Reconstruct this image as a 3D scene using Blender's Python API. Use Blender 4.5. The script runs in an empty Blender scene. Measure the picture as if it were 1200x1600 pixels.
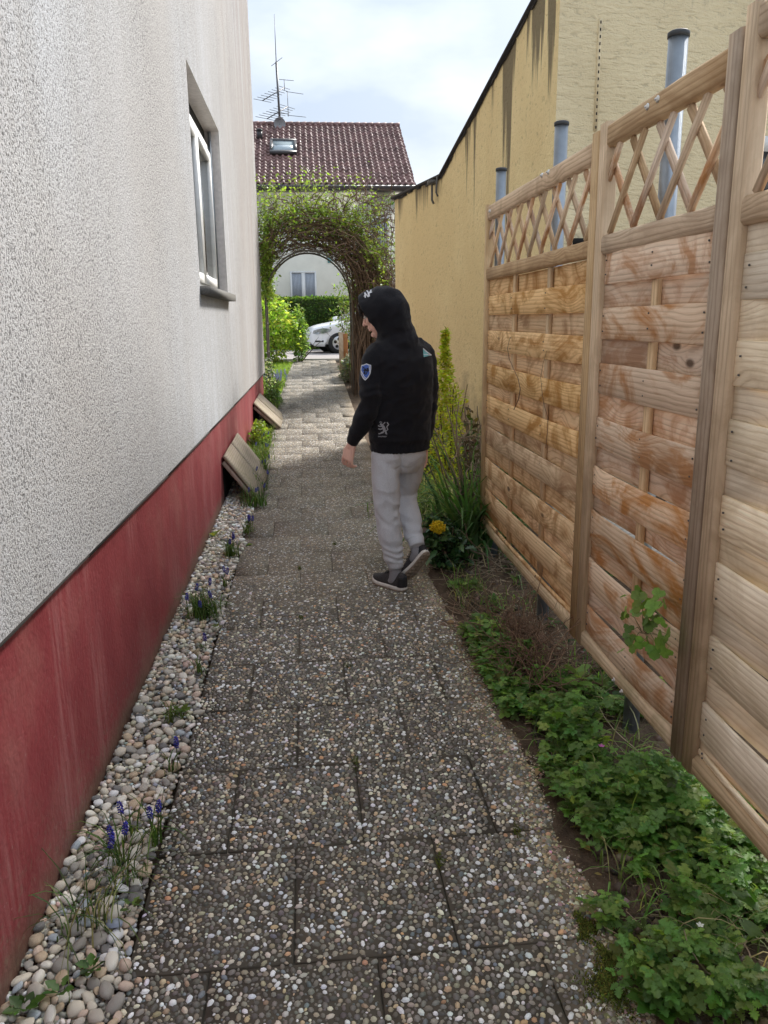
import bpy, bmesh, math, random
import numpy as np
from mathutils import Vector, Matrix, noise as mnoise
from mathutils.bvhtree import BVHTree

R = math.radians
rng = np.random.default_rng(7)
random.seed(7)
S = bpy.context.scene
COL = S.collection

# ------------------------------------------------------------------ camera
FPX, CX, CY, EYE = 1230.0, 600.0, 800.0, 1.55      # focal length in pixels of the 1200x1600 photograph
CAMR = np.array([[0.9950920, 0.0347494, -0.0926518],
                 [-0.0982540, 0.2358096, -0.9668195],
                 [-0.0117482, 0.9711778, 0.2380666]])
cam_d = bpy.data.cameras.new('camera'); cam = bpy.data.objects.new('camera', cam_d); COL.objects.link(cam)
cam_d.sensor_fit = 'VERTICAL'; cam_d.sensor_height = 32.0; cam_d.lens = 32.0 * FPX / 1600.0
cam_d.clip_start = 0.05; cam_d.clip_end = 1500
M4 = Matrix([list(CAMR[0]) + [0], list(CAMR[1]) + [0], list(CAMR[2]) + [EYE], [0, 0, 0, 1]])
q = M4.to_quaternion(); cam.rotation_mode = 'QUATERNION'; cam.rotation_quaternion = q; cam.location = (0, 0, EYE)
S.camera = cam
S.render.resolution_x = 768; S.render.resolution_y = 1024

# ------------------------------------------------------------------ sky and sun
SKYB = 0.136
SUN_EL, SUN_AZ = 38.7, 40.0            # azimuth measured from +Y (along the path) towards +X
w = bpy.data.worlds.new('World'); S.world = w; w.use_nodes = True
wt = w.node_tree; wt.nodes.clear()
wo = wt.nodes.new('ShaderNodeOutputWorld')
sky = wt.nodes.new('ShaderNodeTexSky'); sky.sky_type = 'NISHITA'; sky.sun_disc = False
sky.sun_elevation = R(SUN_EL); sky.sun_rotation = R(SUN_AZ); sky.dust_density = 2.0; sky.air_density = 1.0
bg1 = wt.nodes.new('ShaderNodeBackground'); bg1.inputs[1].default_value = 0.12
wt.links.new(sky.outputs[0], bg1.inputs[0])
tcw = wt.nodes.new('ShaderNodeTexCoord'); mpw = wt.nodes.new('ShaderNodeMapping'); mpw.inputs['Scale'].default_value = (1, 1, 2.2)
mpw.inputs['Location'].default_value = (0.35, 0.1, 0.0)
wt.links.new(tcw.outputs['Generated'], mpw.inputs[0])
nzw = wt.nodes.new('ShaderNodeTexNoise'); nzw.inputs['Scale'].default_value = 3.4; nzw.inputs['Detail'].default_value = 5; nzw.inputs['Roughness'].default_value = .5
wt.links.new(mpw.outputs[0], nzw.inputs[0])
rpw = wt.nodes.new('ShaderNodeValToRGB')
rpw.color_ramp.elements[0].position = 0.44; rpw.color_ramp.elements[0].color = (0.46, 0.53, 0.63, 1)
rpw.color_ramp.elements[1].position = 0.68; rpw.color_ramp.elements[1].color = (0.85, 0.875, 0.90, 1)
wt.links.new(nzw.outputs[0], rpw.inputs[0])
bg2 = wt.nodes.new('ShaderNodeBackground'); # an overcast sky: luminance rises from the horizon to the zenith as (1 + 2 sin h)
spw = wt.nodes.new('ShaderNodeSeparateXYZ'); wt.links.new(tcw.outputs['Generated'], spw.inputs[0])
clw = wt.nodes.new('ShaderNodeClamp'); wt.links.new(spw.outputs[2], clw.inputs[0])
maw = wt.nodes.new('ShaderNodeMath'); maw.operation = 'MULTIPLY_ADD'; wt.links.new(clw.outputs[0], maw.inputs[0]); maw.inputs[1].default_value = 2.0 * SKYB; maw.inputs[2].default_value = SKYB
wt.links.new(maw.outputs[0], bg2.inputs[1])
wt.links.new(rpw.outputs[0], bg2.inputs[0])
mxw = wt.nodes.new('ShaderNodeMixShader'); mxw.inputs[0].default_value = 0.92
wt.links.new(bg1.outputs[0], mxw.inputs[1]); wt.links.new(bg2.outputs[0], mxw.inputs[2]); wt.links.new(mxw.outputs[0], wo.inputs[0])
sun_d = bpy.data.lights.new('sun', 'SUN'); sun = bpy.data.objects.new('sun', sun_d); COL.objects.link(sun)
sun_d.energy = 1.3; sun_d.angle = R(10.0); sun_d.color = (1.0, 0.955, 0.89)
sv = Vector((math.sin(R(SUN_AZ)) * math.cos(R(SUN_EL)), math.cos(R(SUN_AZ)) * math.cos(R(SUN_EL)), math.sin(R(SUN_EL))))
sun.rotation_euler = sv.to_track_quat('Z', 'Y').to_euler(); sun.location = (6, 6, 12)
S.view_settings.view_transform = 'Standard'
S.view_settings.look = 'None'
S.view_settings.exposure = 2.42; S.view_settings.gamma = 1.0
try: S.view_settings.use_curve_mapping = False
except Exception: pass
S.render.engine = 'CYCLES'
S.cycles.max_bounces = 8; S.cycles.diffuse_bounces = 6; S.cycles.use_denoising = True
S.cycles.transparent_max_bounces = 8

# ------------------------------------------------------------------ from the photograph to places in the world
def ray(px, py):
    return CAMR @ np.array([px - CX, CY - py, -FPX], float)
def ground(px, py, z=0.0):
    r = ray(px, py); t = (z - EYE) / r[2]; return np.array([0, 0, EYE]) + t * r
def at(px, py, Y):
    r = ray(px, py); return np.array([0, 0, EYE]) + (Y / r[1]) * r
def atx(px, py, X):
    r = ray(px, py); return np.array([0, 0, EYE]) + (X / r[0]) * r
def zt(y):
    """height of the ground along the path: level at first, a slight rise towards the street"""
    y = np.asarray(y, float)
    t = np.clip((y - 8.0) / 14.0, 0, 1)
    return 0.6 * t * t * (3 - 2 * t) * 0.9 + 0.06 * t

# ------------------------------------------------------------------ object helpers
def nrm(v):
    v = np.asarray(v, float); return v / np.linalg.norm(v)

def tag(o, label=None, cat=None, group=None, kind=None):
    if label: o['label'] = label
    if cat: o['category'] = cat
    if group: o['group'] = group
    if kind: o['kind'] = kind
    return o

def thing(name, label, cat, loc=(0, 0, 0), group=None):
    o = bpy.data.objects.new(name, None); COL.objects.link(o); o.location = [float(c) for c in loc]
    o.empty_display_size = 0.1
    return tag(o, label, cat, group)

def make_mesh(name, V, F, mat=None, smooth=False, cols=None, flats=None):
    """V: (n,3); F: list of faces or list of (m,k) arrays or one (m,k) array"""
    V = np.asarray(V, np.float32)
    if isinstance(F, np.ndarray): F = [F]
    if len(F) and not isinstance(F[0], np.ndarray):
        byk = {}
        for f in F: byk.setdefault(len(f), []).append(f)
        F = [np.array(x, np.int32) for x in byk.values()]
    me = bpy.data.meshes.new(name)
    me.vertices.add(len(V)); me.vertices.foreach_set('co', V.ravel())
    nl = sum(f.size for f in F); npoly = sum(len(f) for f in F)
    me.loops.add(nl); me.polygons.add(npoly)
    me.loops.foreach_set('vertex_index', np.concatenate([f.ravel() for f in F]).astype(np.int32))
    tot = np.concatenate([np.full(len(f), f.shape[1], np.int32) for f in F])
    st = np.concatenate([[0], np.cumsum(tot)[:-1]]).astype(np.int32)
    me.polygons.foreach_set('loop_start', st)
    try: me.polygons.foreach_set('loop_total', tot)
    except Exception: pass
    me.update(calc_edges=True); me.validate()
    if smooth: me.polygons.foreach_set('use_smooth', np.ones(len(me.polygons), bool))
    if cols is not None:
        c = np.ones((len(V), 4), np.float32); c[:, :3] = cols
        a = me.color_attributes.new('Col', 'FLOAT_COLOR', 'POINT'); a.data.foreach_set('color', c.ravel())
    if mat is not None: me.materials.append(mat)
    return me

def put(name, me, parent=None, loc=(0, 0, 0), rot=None, scale=None):
    o = bpy.data.objects.new(name, me); COL.objects.link(o)
    if parent is not None: o.parent = parent
    o.location = [float(c) for c in loc]
    if rot is not None: o.rotation_euler = rot
    if scale is not None: o.scale = scale
    return o

def obj(name, V, F, mat, parent=None, smooth=False, cols=None, origin=None):
    """one mesh object; V in world metres. Parent empties carry only a location, so subtract it."""
    V = np.asarray(V, np.float64)
    org = np.zeros(3) if origin is None else np.asarray(origin, float)
    if origin is None and len(V): org = (V.min(0) + V.max(0)) / 2
    pl = np.zeros(3)
    p = parent
    while p is not None:
        pl = pl + np.array(p.location); p = p.parent
    me = make_mesh(name, V - org, F, mat, smooth, cols)
    return put(name, me, parent, org - pl)

class MB:
    """collects shapes into one mesh"""
    def __init__(s): s.V = []; s.F = []; s.C = []; s.n = 0
    def add(s, V, F, col=None):
        V = np.asarray(V, float); s.V.append(V)
        for f in F: s.F.append(tuple(int(i) + s.n for i in f))
        s.C.append(np.tile(np.array(col if col is not None else (1, 1, 1), float), (len(V), 1))); s.n += len(V)
        return s
    def box(s, a, b, col=None):
        (x0, y0, z0), (x1, y1, z1) = a, b
        V = [(x0,y0,z0),(x1,y0,z0),(x1,y1,z0),(x0,y1,z0),(x0,y0,z1),(x1,y0,z1),(x1,y1,z1),(x0,y1,z1)]
        return s.add(V, [(0,3,2,1),(4,5,6,7),(0,1,5,4),(1,2,6,5),(2,3,7,6),(3,0,4,7)], col)
    def bar(s, p, q, w, h, up=(0, 0, 1), col=None, ch=0.12):
        """a bar from p to q, w across, h along up, corners chamfered"""
        p = np.asarray(p, float); q = np.asarray(q, float); d = nrm(q - p)
        a = np.cross(d, up); a = nrm(a); b = np.cross(a, d)
        c = min(w, h) * ch
        prof = [(-w/2+c,-h/2),(w/2-c,-h/2),(w/2,-h/2+c),(w/2,h/2-c),(w/2-c,h/2),(-w/2+c,h/2),(-w/2,h/2-c),(-w/2,-h/2+c)]
        V = [p + a*x + b*y for x, y in prof] + [q + a*x + b*y for x, y in prof]
        F = [(i, (i+1) % 8, 8 + (i+1) % 8, 8 + i) for i in range(8)] + [tuple(range(7, -1, -1)), tuple(range(8, 16))]
        return s.add(V, F, col)
    def tube(s, pts, rad, n=8, col=None, cap=True):
        V, F = tube(pts, rad, n, cap); return s.add(V, F, col)
    def cyl(s, c, r, h, axis=(0, 0, 1), n=20, col=None):
        c = np.asarray(c, float); ax = nrm(axis) * h
        return s.tube([c, c + ax], [r, r], n, col)
    def build(s, name, mat, parent=None, smooth=False, origin=None, cols=False):
        return obj(name, np.concatenate(s.V), s.F, mat, parent, smooth, np.concatenate(s.C) if cols else None, origin)

def frames(P):
    P = np.asarray(P, float); n = len(P)
    T = np.zeros_like(P); T[1:-1] = P[2:] - P[:-2]; T[0] = P[1] - P[0]; T[-1] = P[-1] - P[-2]
    T /= np.maximum(np.linalg.norm(T, axis=1, keepdims=True), 1e-9)
    A = np.zeros_like(P)
    ref = np.array([0, 0, 1.0]) if abs(T[0][2]) < .9 else np.array([1.0, 0, 0])
    a = nrm(np.cross(ref, T[0]))
    for i in range(n):
        a = a - T[i] * np.dot(a, T[i]); a = nrm(a); A[i] = a
    return T, A, np.cross(T, A)

def tube(P, rad, n=8, cap=True):
    P = np.asarray(P, float); rad = np.broadcast_to(np.asarray(rad, float), (len(P),))
    T, A, B = frames(P)
    th = np.arange(n) * 2 * math.pi / n
    V = (P[:, None] + rad[:, None, None] * (np.cos(th)[None, :, None] * A[:, None] + np.sin(th)[None, :, None] * B[:, None])).reshape(-1, 3)
    F = []
    for i in range(len(P) - 1):
        for j in range(n):
            F.append((i*n + j, i*n + (j+1) % n, (i+1)*n + (j+1) % n, (i+1)*n + j))
    if cap:
        F.append(tuple(range(n - 1, -1, -1))); F.append(tuple((len(P)-1)*n + j for j in range(n)))
    return V, F

def loft(rings, cap=True):
    """rings: (m,n,3) -> closed skin"""
    Rg = np.asarray(rings, float); m, n = Rg.shape[:2]
    V = Rg.reshape(-1, 3); F = []
    for i in range(m - 1):
        for j in range(n):
            F.append((i*n + j, i*n + (j+1) % n, (i+1)*n + (j+1) % n, (i+1)*n + j))
    if cap:
        F.append(tuple(range(n - 1, -1, -1))); F.append(tuple((m-1)*n + j for j in range(n)))
    return V, F

def ellring(c, a, b, n=24, p=2.0):
    """super-ellipse ring about c with half-axes a, b (vectors)"""
    th = np.arange(n) * 2 * math.pi / n
    cs, sn = np.cos(th), np.sin(th)
    cs = np.sign(cs) * np.abs(cs) ** (2 / p); sn = np.sign(sn) * np.abs(sn) ** (2 / p)
    return np.asarray(c, float) + cs[:, None] * np.asarray(a, float) + sn[:, None] * np.asarray(b, float)

def rotmats(n, zrand=True, tilt=0.6, rg=None):
    """random rotations: about z, then tilted away from z by up to `tilt`"""
    rg = rg or rng
    a = rg.uniform(0, 2*math.pi, n); b = rg.normal(0, tilt, n); c = rg.uniform(0, 2*math.pi, n)
    def rz(t):
        M = np.zeros((n, 3, 3)); M[:, 0, 0] = np.cos(t); M[:, 0, 1] = -np.sin(t); M[:, 1, 0] = np.sin(t); M[:, 1, 1] = np.cos(t); M[:, 2, 2] = 1; return M
    def rx(t):
        M = np.zeros((n, 3, 3)); M[:, 0, 0] = 1; M[:, 1, 1] = np.cos(t); M[:, 1, 2] = -np.sin(t); M[:, 2, 1] = np.sin(t); M[:, 2, 2] = np.cos(t); return M
    return rz(a) @ rx(b) @ rz(c)

def scatter(T, F, pos, rot, scl, cols=None):
    """copies of the template (T,F) at pos; gives V, F(array), per-vertex colours"""
    T = np.asarray(T, float); N, k = len(pos), len(T)
    scl = np.asarray(scl, float)
    if scl.ndim == 1: scl = scl[:, None]
    V = np.einsum('nij,nkj->nki', rot, T[None] * scl[:, None, :]) + np.asarray(pos)[:, None, :]
    byk = {}
    for f in F: byk.setdefault(len(f), []).append(f)
    out = []
    for kk, fs in byk.items():
        fs = np.array(fs, np.int32)
        out.append((fs[None] + (np.arange(N) * k)[:, None, None]).reshape(-1, kk))
    C = None if cols is None else np.repeat(np.asarray(cols, float), k, axis=0)
    return V.reshape(-1, 3), out, C

def join(parts):
    Vs, Fs, Cs, n = [], [], [], 0
    for V, F, C in parts:
        Vs.append(V)
        for f in F: Fs.append(np.asarray(f, np.int32) + n)
        Cs.append(C if C is not None else np.ones((len(V), 3))); n += len(V)
    byk = {}
    for f in Fs: byk.setdefault(f.shape[1], []).append(f)
    return np.concatenate(Vs), [np.concatenate(x) for x in byk.values()], np.concatenate(Cs)

def jitter_cols(n, base, amt=0.25, alt=None, palt=0.0, rg=None):
    rg = rg or rng
    b = np.tile(np.array(base, float), (n, 1))
    if alt is not None:
        m = rg.random(n) < palt; b[m] = alt
    f = np.clip(1 + rg.normal(0, amt, (n, 1)), .45, 1.8)
    h = 1 + rg.normal(0, amt * .35, (n, 3))
    return np.clip(b * f * h, .003, .95)
# ------------------------------------------------------------------ materials
class NB:
    def __init__(s, name):
        s.m = bpy.data.materials.new(name); s.m.use_nodes = True; s.t = s.m.node_tree; s.t.nodes.clear()
        s.out = s.t.nodes.new('ShaderNodeOutputMaterial')
    def n(s, typ, ins=None, **props):
        nd = s.t.nodes.new('ShaderNode' + typ)
        for k, v in props.items(): setattr(nd, k, v)
        for k, v in (ins or {}).items():
            sock = nd.inputs[k]
            if isinstance(v, bpy.types.NodeSocket): s.t.links.new(v, sock)
            elif isinstance(v, bpy.types.Node): s.t.links.new(v.outputs[0], sock)
            else: sock.default_value = v
        return nd
    def ramp(s, fac, stops, interp='LINEAR'):
        nd = s.n('ValToRGB', {0: fac}); cr = nd.color_ramp; cr.interpolation = interp
        while len(cr.elements) < len(stops): cr.elements.new(0.5)
        for e, (p, c) in zip(cr.elements, stops):
            e.position = p; e.color = (c, c, c, 1) if not hasattr(c, '__len__') else (*c, 1)
        return nd.outputs[0]
    def mix(s, fac, a, b, mode='MIX'):
        nd = s.n('Mix', data_type='RGBA', blend_type=mode)
        for i, v in ((0, fac), (6, a), (7, b)):
            if isinstance(v, bpy.types.NodeSocket): s.t.links.new(v, nd.inputs[i])
            else: nd.inputs[i].default_value = (*v, 1) if hasattr(v, '__len__') and len(v) == 3 else v
        return nd.outputs[2]
    def math(s, op, a, b=0.0):
        nd = s.n('Math', operation=op)
        for i, v in ((0, a), (1, b)):
            if isinstance(v, bpy.types.NodeSocket): s.t.links.new(v, nd.inputs[i])
            else: nd.inputs[i].default_value = v
        return nd.outputs[0]
    def coords(s, scale=(1, 1, 1), kind='Object', loc=(0, 0, 0)):
        tc = s.n('TexCoord'); mp = s.n('Mapping', {'Vector': tc.outputs[kind], 'Scale': scale, 'Location': loc}); return mp.outputs[0]
    def noise(s, vec, scale, detail=3, rough=.5, w=None, dist=0.0):
        nd = s.n('TexNoise', {'Vector': vec, 'Scale': scale, 'Detail': detail, 'Roughness': rough, 'Distortion': dist})
        if w is not None:
            nd.noise_dimensions = '4D'
            s.t.links.new(w, nd.inputs['W'])
        return nd.outputs[0]
    def bump(s, h, dist, strength=1.0, nrmal=None):
        nd = s.n('Bump', {'Height': h, 'Distance': dist, 'Strength': strength})
        if nrmal is not None: s.t.links.new(nrmal, nd.inputs['Normal'])
        return nd.outputs[0]
    def done(s, col, rough=.7, normal=None, metal=0.0, spec=.4, **kw):
        b = s.n('BsdfPrincipled')
        def setin(k, v):
            if isinstance(v, bpy.types.NodeSocket): s.t.links.new(v, b.inputs[k])
            else: b.inputs[k].default_value = (*v, 1) if hasattr(v, '__len__') and len(v) == 3 else v
        setin('Base Color', col); setin('Roughness', rough); setin('Metallic', metal); setin('Specular IOR Level', spec)
        if normal is not None: setin('Normal', normal)
        for k, v in kw.items(): setin(k, v)
        s.t.links.new(b.outputs[0], s.out.inputs[0]); s.bsdf = b
        return s.m

def plain(name, col, rough=.6, metal=0.0, spec=.4, var=0.12, nscale=25.0, bumpd=0.0):
    b = NB(name); v = b.coords()
    n1 = b.noise(v, nscale, 4)
    c = b.mix(b.ramp(n1, [(.3, 0.0), (.7, 1.0)]), tuple(x * (1 - var) for x in col), tuple(min(1, x * (1 + var)) for x in col))
    nm = b.bump(b.noise(v, nscale * 8, 3), bumpd) if bumpd else None
    return b.done(c, rough, nm, metal, spec)

def attr_mat(name, rough=.7, spec=.3, trans=0.0, bumpd=0.0, bscale=300.0, mul=None):
    b = NB(name); a = b.n('Attribute', attribute_name='Col')
    col = a.outputs['Color']
    nz = b.noise(b.coords(), 60.0, 3)
    col = b.mix(.35, col, b.mix(b.ramp(nz, [(.3, 0.0), (.7, 1.0)]), (.55, .55, .5), (1.35, 1.35, 1.3)), 'MULTIPLY')
    nm = b.bump(b.noise(b.coords(), bscale, 2), bumpd) if bumpd else None
    m = b.done(col, rough, nm, 0, spec)
    if trans:
        t = b.n('BsdfTranslucent', {'Color': b.mix(1.0, col, (1.25, 1.35, .6), 'MULTIPLY')})
        mx = b.n('MixShader', {0: trans, 1: b.bsdf.outputs[0], 2: t.outputs[0]})
        b.t.links.new(mx.outputs[0], b.out.inputs[0])
    return m

def mat_white_stucco():
    b = NB('white_scraped_render'); v = b.coords((1, 1, .78)); v1 = b.coords()
    n1 = b.noise(v, 135.0, 4, .62); n2 = b.noise(v, 300.0, 2, .5)
    big = b.noise(b.coords((1, .8, .45)), 1.1, 4, .55)
    streak = b.noise(b.coords((1, 3.0, .16)), 2.2, 4, .6)
    h = b.math('ADD', b.math('MULTIPLY', n1, .75), b.math('MULTIPLY', n2, .35))
    pit = b.ramp(h, [(.475, 1.0), (.545, 0.0)])
    base = b.mix(b.ramp(streak, [(.38, 0.0), (.68, 1.0)]), (.555, .575, .61), (.475, .48, .49))
    base = b.mix(b.ramp(b.noise(v1, .35, 2), [(.4, 0.0), (.7, 1.0)]), base, (.48, .468, .46))
    amt = b.math('MULTIPLY', pit, b.ramp(big, [(.35, .62), (.62, 1.0)]))
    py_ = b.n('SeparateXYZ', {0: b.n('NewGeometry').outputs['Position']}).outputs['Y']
    far_dark = b.math('MULTIPLY', b.ramp(b.math('MULTIPLY', py_, .07), [(.40, 0.0), (.85, .85)]), b.ramp(b.noise(b.coords((1, 2.0, .12)), 2.6, 5, .65), [(.30, .25), (.65, 1.0)]))
    base = b.mix(far_dark, base, (.36, .315, .285))  # streak stains, darkened further towards the far end to tone down its sunlight
    c = b.mix(amt, base, (.115, .112, .11))
    spots = b.ramp(b.noise(b.coords((1, 1, .5)), 46.0, 3, .75), [(.63, 0.0), (.67, .9)])
    c = b.mix(b.math('MULTIPLY', spots, b.ramp(big, [(.42, 0.0), (.62, .9)])), c, (.10, .10, .10))
    return b.done(c, .95, b.bump(h, .011, .9), spec=.15)

def mat_plinth():
    b = NB('red_plinth_paint'); v = b.coords()
    n = b.noise(b.coords((1, 1, .5)), 5.0, 5, .6)
    base = b.mix(b.ramp(n, [(.3, 0.0), (.7, 1.0)]), (.19, .030, .037), (.25, .046, .052))
    sc = b.noise(b.coords((1, 16, 1.0)), 3.0, 5, .65)
    msk = b.ramp(b.noise(b.coords((1, 1.8, .5), loc=(0, 3.3, 0)), 1.7, 2), [(.50, 0.0), (.66, 1.0)])
    c = b.mix(b.math('MULTIPLY', b.ramp(sc, [(.42, 0.0), (.70, .5)]), msk), base, (.46, .25, .24))
    ch = b.ramp(b.noise(v, 55.0, 2), [(.70, 0.0), (.73, 1.0)])
    c = b.mix(b.math('MULTIPLY', ch, .35), c, (.42, .30, .28))
    tc = b.n('TexCoord'); sep = b.n('SeparateXYZ', {0: tc.outputs['Object']})
    lowd = b.math('ADD', sep.outputs['Z'], b.math('MULTIPLY', b.noise(v, 7.0, 4), -.10))
    c = b.mix(b.ramp(lowd, [(0.0, .8), (.085, 0.0)]), c, (.13, .09, .062))
    spl = b.math('MULTIPLY', b.ramp(b.noise(b.coords(loc=(3, 0, 0)), 42.0, 3, .7), [(.56, 0.0), (.62, 1.0)]), b.ramp(sep.outputs['Z'], [(.05, .7), (.32, 0.0)]))
    c = b.mix(spl, c, (.20, .14, .10))
    patch_ = b.ramp(b.noise(b.coords(loc=(0, 7.0, 0)), 2.4, 5, .65), [(.52, 0.0), (.66, .35)])
    c = b.mix(patch_, c, (.30, .12, .105))
    return b.done(c, .55, b.bump(b.math('ADD', b.noise(v, 60.0, 4), b.math('MULTIPLY', b.noise(v, 9.0, 3), 2.0)), .004, .7), spec=.22)

def mat_yellow(name, ca, cb, stretch, scale, dist):
    b = NB(name); v = b.coords(stretch)
    n1 = b.noise(v, scale, 4, .55, dist=.8); n2 = b.noise(b.coords(), scale * 3.2, 3, .6)
    h = b.math('ADD', n1, b.math('MULTIPLY', n2, .35))
    big = b.noise(b.coords((1, 1, .6)), .9, 5, .6)
    base = b.mix(b.ramp(big, [(.42, 0.0), (.60, 1.0)]), ca, cb)
    c = b.mix(b.math('MULTIPLY', b.ramp(h, [(.47, 1.0), (.60, 0.0)]), .42), base, tuple(x * .45 for x in cb))
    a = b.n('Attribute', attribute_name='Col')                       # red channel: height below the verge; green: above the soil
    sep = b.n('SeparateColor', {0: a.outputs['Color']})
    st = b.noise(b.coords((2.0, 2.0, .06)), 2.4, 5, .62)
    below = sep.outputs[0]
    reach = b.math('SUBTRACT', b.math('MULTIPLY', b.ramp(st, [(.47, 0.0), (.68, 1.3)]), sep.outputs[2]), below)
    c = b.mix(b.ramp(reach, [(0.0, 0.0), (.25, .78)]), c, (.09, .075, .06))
    dirt = b.math('ADD', sep.outputs[1], b.math('MULTIPLY', b.noise(b.coords(), 4.0, 4), -.7))
    c = b.mix(b.ramp(dirt, [(0.0, .75), (.28, 0.0)]), c, (.27, .19, .12))
    return b.done(c, .95, b.bump(h, dist, 1.0), spec=.12)

def mat_wood(name, light, mid, dark, stain, stain_amt, knots=.9, green=0.0, axis='Y'):
    b = NB(name)
    oi = b.n('ObjectInfo'); rnd = oi.outputs['Random']
    tc = b.n('TexCoord')
    off = b.n('CombineXYZ', {0: b.math('MULTIPLY', rnd, 13.0), 1: b.math('MULTIPLY', rnd, 37.0), 2: b.math('MULTIPLY', rnd, 21.0)})
    pv = b.n('VectorMath', {0: tc.outputs['Object'], 1: off.outputs[0]}, operation='ADD').outputs[0]
    long_ = (1, .10, 1) if axis == 'Y' else (1, 1, .10)
    knot_s = (1, .45, 1) if axis == 'Y' else (1, 1, .45)
    wv = b.n('Mapping', {'Vector': pv, 'Scale': long_}).outputs[0]
    # knots pull the grain aside
    kv = b.n('Mapping', {'Vector': pv, 'Scale': knot_s}).outputs[0]
    vor = b.n('TexVoronoi', {'Vector': kv, 'Scale': 5.0, 'Randomness': 1.0})
    kd = vor.outputs['Distance']
    pull = b.ramp(kd, [(0.0, 1.0), (.45, 0.0)], 'EASE')
    warp = b.n('VectorMath', {0: wv, 1: b.n('CombineXYZ', {0: b.math('MULTIPLY', pull, .03), 1: 0.0, 2: b.math('MULTIPLY', pull, .05)}).outputs[0]}, operation='ADD').outputs[0]
    wave = b.n('TexWave', {'Vector': warp, 'Scale': 17.0, 'Distortion': 5.0, 'Detail': 3.0, 'Detail Scale': 1.1, 'Detail Roughness': .6}, wave_type='BANDS', bands_direction='Z' if axis == 'Y' else 'Y').outputs[1]
    fib = b.noise(b.n('Mapping', {'Vector': pv, 'Scale': (1, .03, 1) if axis == 'Y' else (1, 1, .03)}).outputs[0], 170.0, 3, .6)
    big = b.noise(b.n('Mapping', {'Vector': pv, 'Scale': (1, .55, 1) if axis == 'Y' else (1, 1, .55)}).outputs[0], 4.5, 5, .6, dist=2.2)
    g = b.math('ADD', b.math('MULTIPLY', wave, .34), b.math('MULTIPLY', fib, .8))
    c = b.mix(b.ramp(g, [(.25, 0.0), (.85, 1.0)]), mid, light)
    c = b.mix(b.ramp(b.math('ADD', wave, b.math('MULTIPLY', fib, .3)), [(.14, .42), (.30, 0.0)]), c, dark)
    c = b.mix(b.ramp(big, [(.45, 0.0), (.62, stain_amt)]), c, stain)
    c = b.mix(b.ramp(b.noise(pv, 2.0, 3), [(.55, 0.0), (.75, .35)]), c, tuple(x * .5 for x in mid))
    kk = b.math('MULTIPLY', b.ramp(kd, [(.045, 1.0), (.085, 0.0)]), b.ramp(b.n('SeparateColor', {0: vor.outputs['Color']}).outputs[0], [(.48, 0.0), (.50, knots)], 'CONSTANT'))
    c = b.mix(kk, c, (.10, .055, .03))
    # each board has its own tone
    tone = b.n('HueSaturation', {'Hue': .5, 'Saturation': b.math('ADD', .82, b.math('MULTIPLY', rnd, .3)), 'Value': b.math('ADD', .95, b.math('MULTIPLY', b.math('FRACT', b.math('MULTIPLY', rnd, 7.31)), .34)), 'Color': c}).outputs[0]
    c = tone
    if green:
        c = b.mix(b.math('MULTIPLY', b.ramp(b.noise(pv, 3.0, 4), [(.5, 0.0), (.7, 1.0)]), green), c, (.16, .17, .06))
    return b.done(c, .8, b.bump(b.math('ADD', b.math('MULTIPLY', wave, .4), fib), .0020, .9), spec=.2)

PEB0 = [((.105, .096, .084), 24), ((.150, .139, .120), 25), ((.215, .196, .162), 17), ((.29, .25, .185), 12), ((.37, .28, .18), 6), ((.50, .46, .37), 10), ((.74, .71, .64), 13), ((.42, .25, .14), 2), ((.14, .155, .165), 4)]
PEB = [(tuple(min(.86, x * 1.42) for x in c), k) for c, k in PEB0]
GRAV0 = [((.40, .365, .31), 14), ((.54, .49, .40), 18), ((.28, .26, .23), 16), ((.46, .36, .25), 12), ((.66, .62, .54), 14), ((.74, .72, .68), 9), ((.16, .155, .15), 8), ((.50, .39, .31), 8), ((.36, .40, .43), 4)]
GRAV = [(tuple(min(.85, x * 1.3) for x in c), k) for c, k in GRAV0]
def pick(pal, n, amt=.16):
    wts = np.array([p[1] for p in pal], float); wts /= wts.sum()
    c = np.array([p[0] for p in pal])[rng.choice(len(pal), n, p=wts)]
    return np.clip(c * (1 + rng.normal(0, amt, (n, 1))) * (1 + rng.normal(0, .04, (n, 3))), .01, .9)
def pal_stops(pal):
    tot = sum(p[1] for p in pal); acc = 0; out = []
    for c, wgt in pal: out.append((acc / tot, c)); acc += wgt
    return out

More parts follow.
